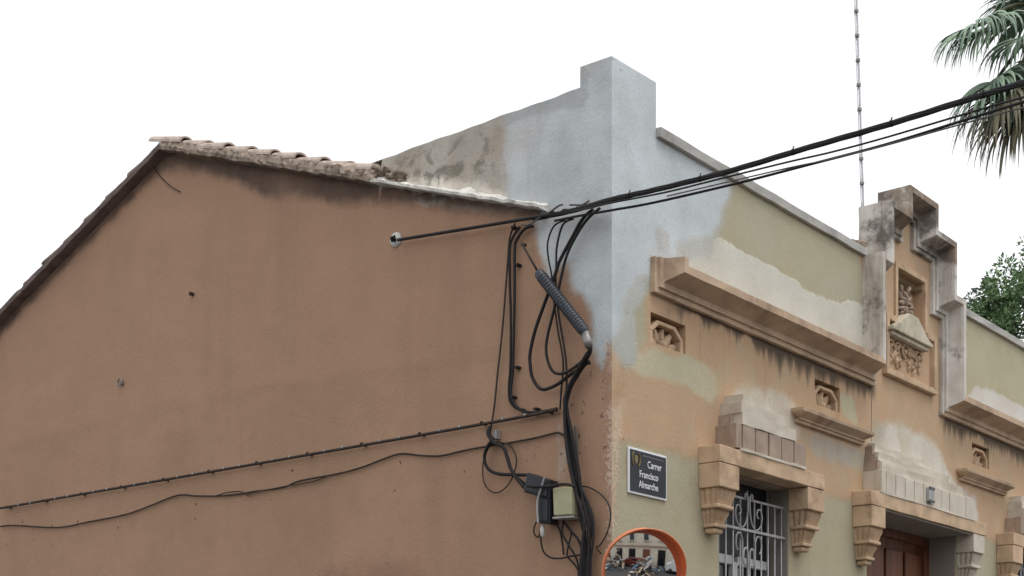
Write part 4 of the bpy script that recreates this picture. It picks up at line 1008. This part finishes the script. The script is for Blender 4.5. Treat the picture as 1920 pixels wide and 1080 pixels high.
def frond(hub, size, mat, spread=120, n=46, droop=1.0):
    hub = Vector(hub); d = (hub - pc_); d.z = d.z * .5 - .25 * droop * d.length; d.normalize()
    s = d.cross(Vector((0, 0, 1))).normalized(); up = s.cross(d)
    m = MB(); tint = []
    for k in range(n):
        a = R(-spread + 2 * spread * k / (n - 1)) + random.uniform(-.05, .05)
        dir_ = (d * math.cos(a) + s * math.sin(a) + up * (.22 * abs(math.sin(a)) + random.uniform(-.1, .12))).normalized()
        L_ = size * (.72 + .28 * math.cos(a * .6)) * random.uniform(.85, 1.12); w = .030 * size * random.uniform(.8, 1.2)
        tn = random.random(); ns = 8; p = hub.copy(); v = dir_.copy(); sd_ = v.cross(up + Vector((random.uniform(-.5, .5), random.uniform(-.5, .5), 0))).normalized()
        base = len(m.v)
        for i in range(ns + 1):
            f = i / ns; ww = w * (0.35 + 1.3 * f if f < .5 else 2.0 * (1 - f) + .02)
            fold = up * ww * .45
            m.v += [tuple(p - sd_ * ww), tuple(p + fold * .6), tuple(p + sd_ * ww)]; tint += [tn] * 3
            v = (v + G * (.05 + .75 * droop * f ** 2.2) + Vector((random.uniform(-.04, .04),) * 3)).normalized(); p = p + v * L_ / ns
        for i in range(ns):
            b = base + i * 3; m.f += [(b, b + 1, b + 4, b + 3), (b + 1, b + 2, b + 5, b + 4)]
    o = m.obj('frond', mat, palm); set_attr(o.data, 'tint', tint)
    st = pc_ + (hub - pc_).normalized() * .15; mid = (st + hub) / 2 + Vector((0, 0, .22 * (hub - st).length))
    MB().tube(smooth_path([st, mid, hub, hub + d * .15], 6), [.028] * 12 + [.02] * 6 + [.012], 6).obj('petiole', M['petiole'], o, True)
HUBS = [((12.92, 2.72, 11.74), .90, 'frond', 1.5), ((13.15, 2.60, 11.78), .95, 'frond', 1.9), ((13.30, 2.62, 11.05), 1.05, 'frond', 1.5), ((13.35, 2.50, 10.85), 1.15, 'frond_dry', 2.0), ((13.55, 2.25, 11.20), 1.15, 'frond', 1.7), ((13.50, 2.28, 11.66), .9, 'frond', 1.7), ((14.1, 1.9, 12.75), .8, 'frond', 1.3),
        ((13.95, 2.3, 11.05), 1.3, 'frond_dry', 2.2), ((13.7, 2.0, 11.3), 1.2, 'frond', 2.0),
        ((13.75, 1.8, 11.0), 1.15, 'frond_dry', 1.7), ((13.65, 2.35, 10.75), 1.2, 'frond_dry', 1.8), ((13.5, 1.5, 11.4), 1.1, 'frond', 1.4)]
for k in range(15):
    a = R(-150 + k * 21); e = random.uniform(-.6, .9)
    HUBS.append(((pc_.x + .3 + 1.1 * math.cos(a) * math.cos(e), pc_.y - .3 + 1.1 * math.sin(a) * math.cos(e), pc_.z + .1 + 1.1 * math.sin(e)), 1.1, 'frond' if e > -.3 else 'frond_dry', 1.2))
for h, sz, mt, dr_ in HUBS: frond(h, sz, M[mt], droop=dr_)

# ------------------------------------------------------------------ trees beyond the parapet
def tree(loc, h, clumps, n, mat, label, ls=.085):
    loc = Vector(loc); tr = tag(empty('tree', loc), label, 'tree', 'trees behind the right parapet')
    m = MB(); top = loc + Vector((0, 0, h))
    m.tube([loc + Vector((.12 * math.sin(z * .7), .08 * math.cos(z), z)) for z in np.linspace(0, h, 14)], [.22 * (1 - .8 * k / 13) for k in range(14)], 9)
    for c, r in clumps:
        c = Vector(c); z = min(max(c.z - loc.z - r - .8, h * .3), h * .95)
        m.tube(smooth_path([loc + Vector((0, 0, z)), (loc + Vector((0, 0, z)) + c) / 2 + Vector((0, 0, -.15)), c], 4), [.075 - .0075 * k for k in range(9)], 6)
        for _ in range(7):
            e = c + Vector((random.gauss(0, 1), random.gauss(0, 1), random.gauss(0, 1))).normalized() * r * .8
            m.tube([c, (c + e) / 2 + Vector((0, 0, .05)), e], [.018, .012, .005], 5)
    m.obj('trunk', M['bark'], tr, True)
    V_ = []; F_ = []; tint = []
    for c, r in clumps:
        c = Vector(c); tw = random.uniform(0, .5)
        subs = [(c + Vector((random.gauss(0, .5), random.gauss(0, .5), random.gauss(0, .42))) * r, r * random.uniform(.22, .42)) for _ in range(16)]
        for _ in range(n):
            sc_, sr = random.choice(subs)
            q = Vector((random.gauss(0, 1), random.gauss(0, 1), random.gauss(0, .8))); q = q.normalized() * sr * random.random() ** .4
            p = sc_ + q; ax = (q.normalized() + Vector((random.uniform(-1, 1), random.uniform(-1, 1), random.uniform(-.3, 1)))).normalized()
            sd_ = ax.orthogonal().normalized(); sd_ = Matrix.Rotation(random.uniform(0, 6.28), 3, ax) @ sd_
            L_ = ls * random.uniform(.7, 1.5); w = L_ * .22
            b = len(V_); V_ += [tuple(p), tuple(p + ax * L_ * .5 + sd_ * w), tuple(p + ax * L_), tuple(p + ax * L_ * .5 - sd_ * w)]; F_.append((b, b + 1, b + 2, b + 3))
            t_ = min(1, tw + random.random() * .5); tint += [t_] * 4
    o = mesh_obj('crown', V_, F_, mat, tr); set_attr(o.data, 'tint', tint); return tr
A_ = (19.56, 3.91, 9.06)
tree((A_[0], A_[1], 0), 9.0, [((A_[0] + dx, A_[1] + dy, A_[2] + dz), r_) for dx, dy, dz, r_ in ((-.25, .25, .55, .75), (-.6, .6, -.15, .6), (.3, -.2, 0, .8), (-.3, .2, -.5, .8), (.1, .5, 1.0, .6), (-.1, 1.2, -.9, .8), (.5, -.5, 1.2, .8))], 1900, M['leaf'], 'dark green bushy tree at the right edge behind the parapet')
C_ = (18.88, 4.77, 9.59)
tree((C_[0] + .3, C_[1], 0), 8.3, [((C_[0] + dx, C_[1] + dy, C_[2] + dz), r_) for dx, dy, dz, r_ in ((0, 0, .1, .36), (-.05, .1, -.35, .40), (.15, -.1, -.75, .45), (.1, .2, -1.2, .7))], 1000, M['leaf'], 'slimmer green tree between pediment and bushy tree', .08)
D_ = (24.42, 7.45, 11.07)
tree((D_[0], D_[1], 0), 10.0, [((D_[0] + dx, D_[1] + dy, D_[2] + dz), r_) for dx, dy, dz, r_ in ((0, 0, 0, .55), (.3, -.2, -.6, .7), (-.3, .3, -.9, .7))], 700, M['leaf_far'], 'sparse tree peeping out just right of the pediment', .10)

# ------------------------------------------------------------------ across the street (seen in the mirror)
opp_wall = simple('cream_render', (.66, .60, .50), .9, var=.12, scale=1.5)
opp = tag(empty('opposite_house', (-20, -4, 0)), 'cream terraced building across the street seen in the mirror', 'building')
MB().box(-30, -19.6, -22, 10, -.1, 9.2).obj('wall', opp_wall, opp)
MB().box(-30.2, -19.3, -22.2, 10.2, 9.2, 9.5).obj('cornice', M['palestone'], opp)
MB().box(-19.6, -19.48, -22, 10, 3.0, 3.35).obj('string_course', M['slab'], opp)
for k in range(10):
    y = -20.3 + k * 3.1
    w = MB().box(-19.62, -19.57, y - .5, y + .5, 4.3, 6.6).obj('window', M['glass'], opp)
    MB().box(-19.57, -19.50, y - .6, y - .5, 4.2, 6.7).obj('frame', M['winframe'], w)
    MB().box(-19.57, -19.50, y + .5, y + .6, 4.2, 6.7).obj('frame', M['winframe'], w)
    MB().box(-19.6, -19.3, y - .7, y + .7, 4.08, 4.2).obj('sill', M['palestone'], w)
    MB().box(-19.62, -19.56, y - .75, y + .75, 0, 2.7).obj('shopfront', M['glass'] if k % 3 else M['wood'], opp)
opp.rotation_euler.z = R(90); opp.location = (-4, -18.4, 0)
M['vanpaint'] = simple('white_van_paint', (.62, .63, .65), .35, var=.04, scale=2, spec=.5, bump=0)
M['carpaint'] = simple('dark_red_car_paint', (.12, .02, .018), .3, var=.05, scale=2, spec=.5, bump=0)
M['tyre'] = simple('tyre', (.02, .02, .02), .8, var=.1, scale=5, bump=0)
def vehicle(name, x, y, prof, wheels, w, paint, label, cat):
    v = tag(empty(name, (x, y, -.124)), label, cat)
    body_at = v.location.copy()
    body = MB(); n = len(prof)
    for s, ins in ((-w / 2, 0), (w / 2, 0)):
        for a, z in prof: body.v.append((x + s * (1 - .12 * max(0, z - 1.0)), y + a, z - .124))
    body.f = [tuple(range(n)), tuple(range(2 * n - 1, n - 1, -1))] + [(i, i + n, (i + 1) % n + n, (i + 1) % n) for i in range(n)]
    body.obj('body', paint, v, bevel=.06)
    top = max(z for _, z in prof)
    MB().box(x - w / 2 * .97 - .0, x + w / 2 * .97, y + prof[0][0] + .9, y + prof[0][0] + 2.2, top * .62, top * .86).obj('side_window', M['glass'], v)
    for wy in wheels:
        for s in (-1, 1):
            MB().tube([(x + s * (w / 2 - .2), y + wy, .20), (x + s * (w / 2 + .01), y + wy, .20)], .32, 18).obj('wheel', M['tyre'], v, True)
    v.rotation_euler.z = R(90)
    return v
vehicle('van', .6, -14.6, [(-2.4, .35), (2.4, .35), (2.4, 1.15), (1.7, 1.35), (1.1, 2.1), (-2.4, 2.15)], (-1.5, 1.6), 1.8, M['vanpaint'], 'white van parked across the street seen in the mirror', 'van')
vehicle('car', -7.6, -14.8, [(-2.0, .35), (2.0, .35), (2.05, .8), (1.2, .95), (.5, 1.42), (-1.1, 1.42), (-1.9, .95)], (-1.25, 1.3), 1.7, M['carpaint'], 'dark red car parked across the street seen in the mirror', 'car')
plank_m = [simple('plank_%s' % n_, c_, .85, var=.3, scale=4) for n_, c_ in (('tan', (.34, .24, .15)), ('grey', (.30, .29, .28)), ('dark', (.07, .05, .04)), ('white', (.7, .68, .64)), ('pale', (.52, .42, .30)), ('blue', (.12, .2, .3)))]
for k, (x, y, sp_) in enumerate(((-4.2, -12.0, 1.7), (-9.6, -12.2, 1.7))):
    dbt = empty('debris_heap', (x, y, -.12)); tag(dbt, ('heap of broken boards beside the white van in the mirror', 'heap of broken boards beyond the red car in the mirror')[k], 'debris')
    for j in range(90):
        c_ = Vector((x + random.gauss(0, .5) * sp_, y + random.gauss(0, .9) * sp_, 0)); h_ = max(.05, 1.3 * sp_ * math.exp(-((c_.x - x) ** 2 + (c_.y - y) ** 2) / sp_ ** 2) * random.random())
        m = MB().box(-random.uniform(.2, .8), random.uniform(.2, .8), -random.uniform(.03, .3), .05, -.02, .03)
        rot = Matrix.Rotation(random.uniform(0, 6.28), 3, 'Z') @ Matrix.Rotation(random.uniform(-.7, .7), 3, 'Y') @ Matrix.Rotation(random.uniform(-1, 1), 3, 'X')
        m.v = [tuple(rot @ Vector(q) + c_ + Vector((0, 0, h_))) for q in m.v]
        m.obj('board', random.choice(plank_m), dbt)
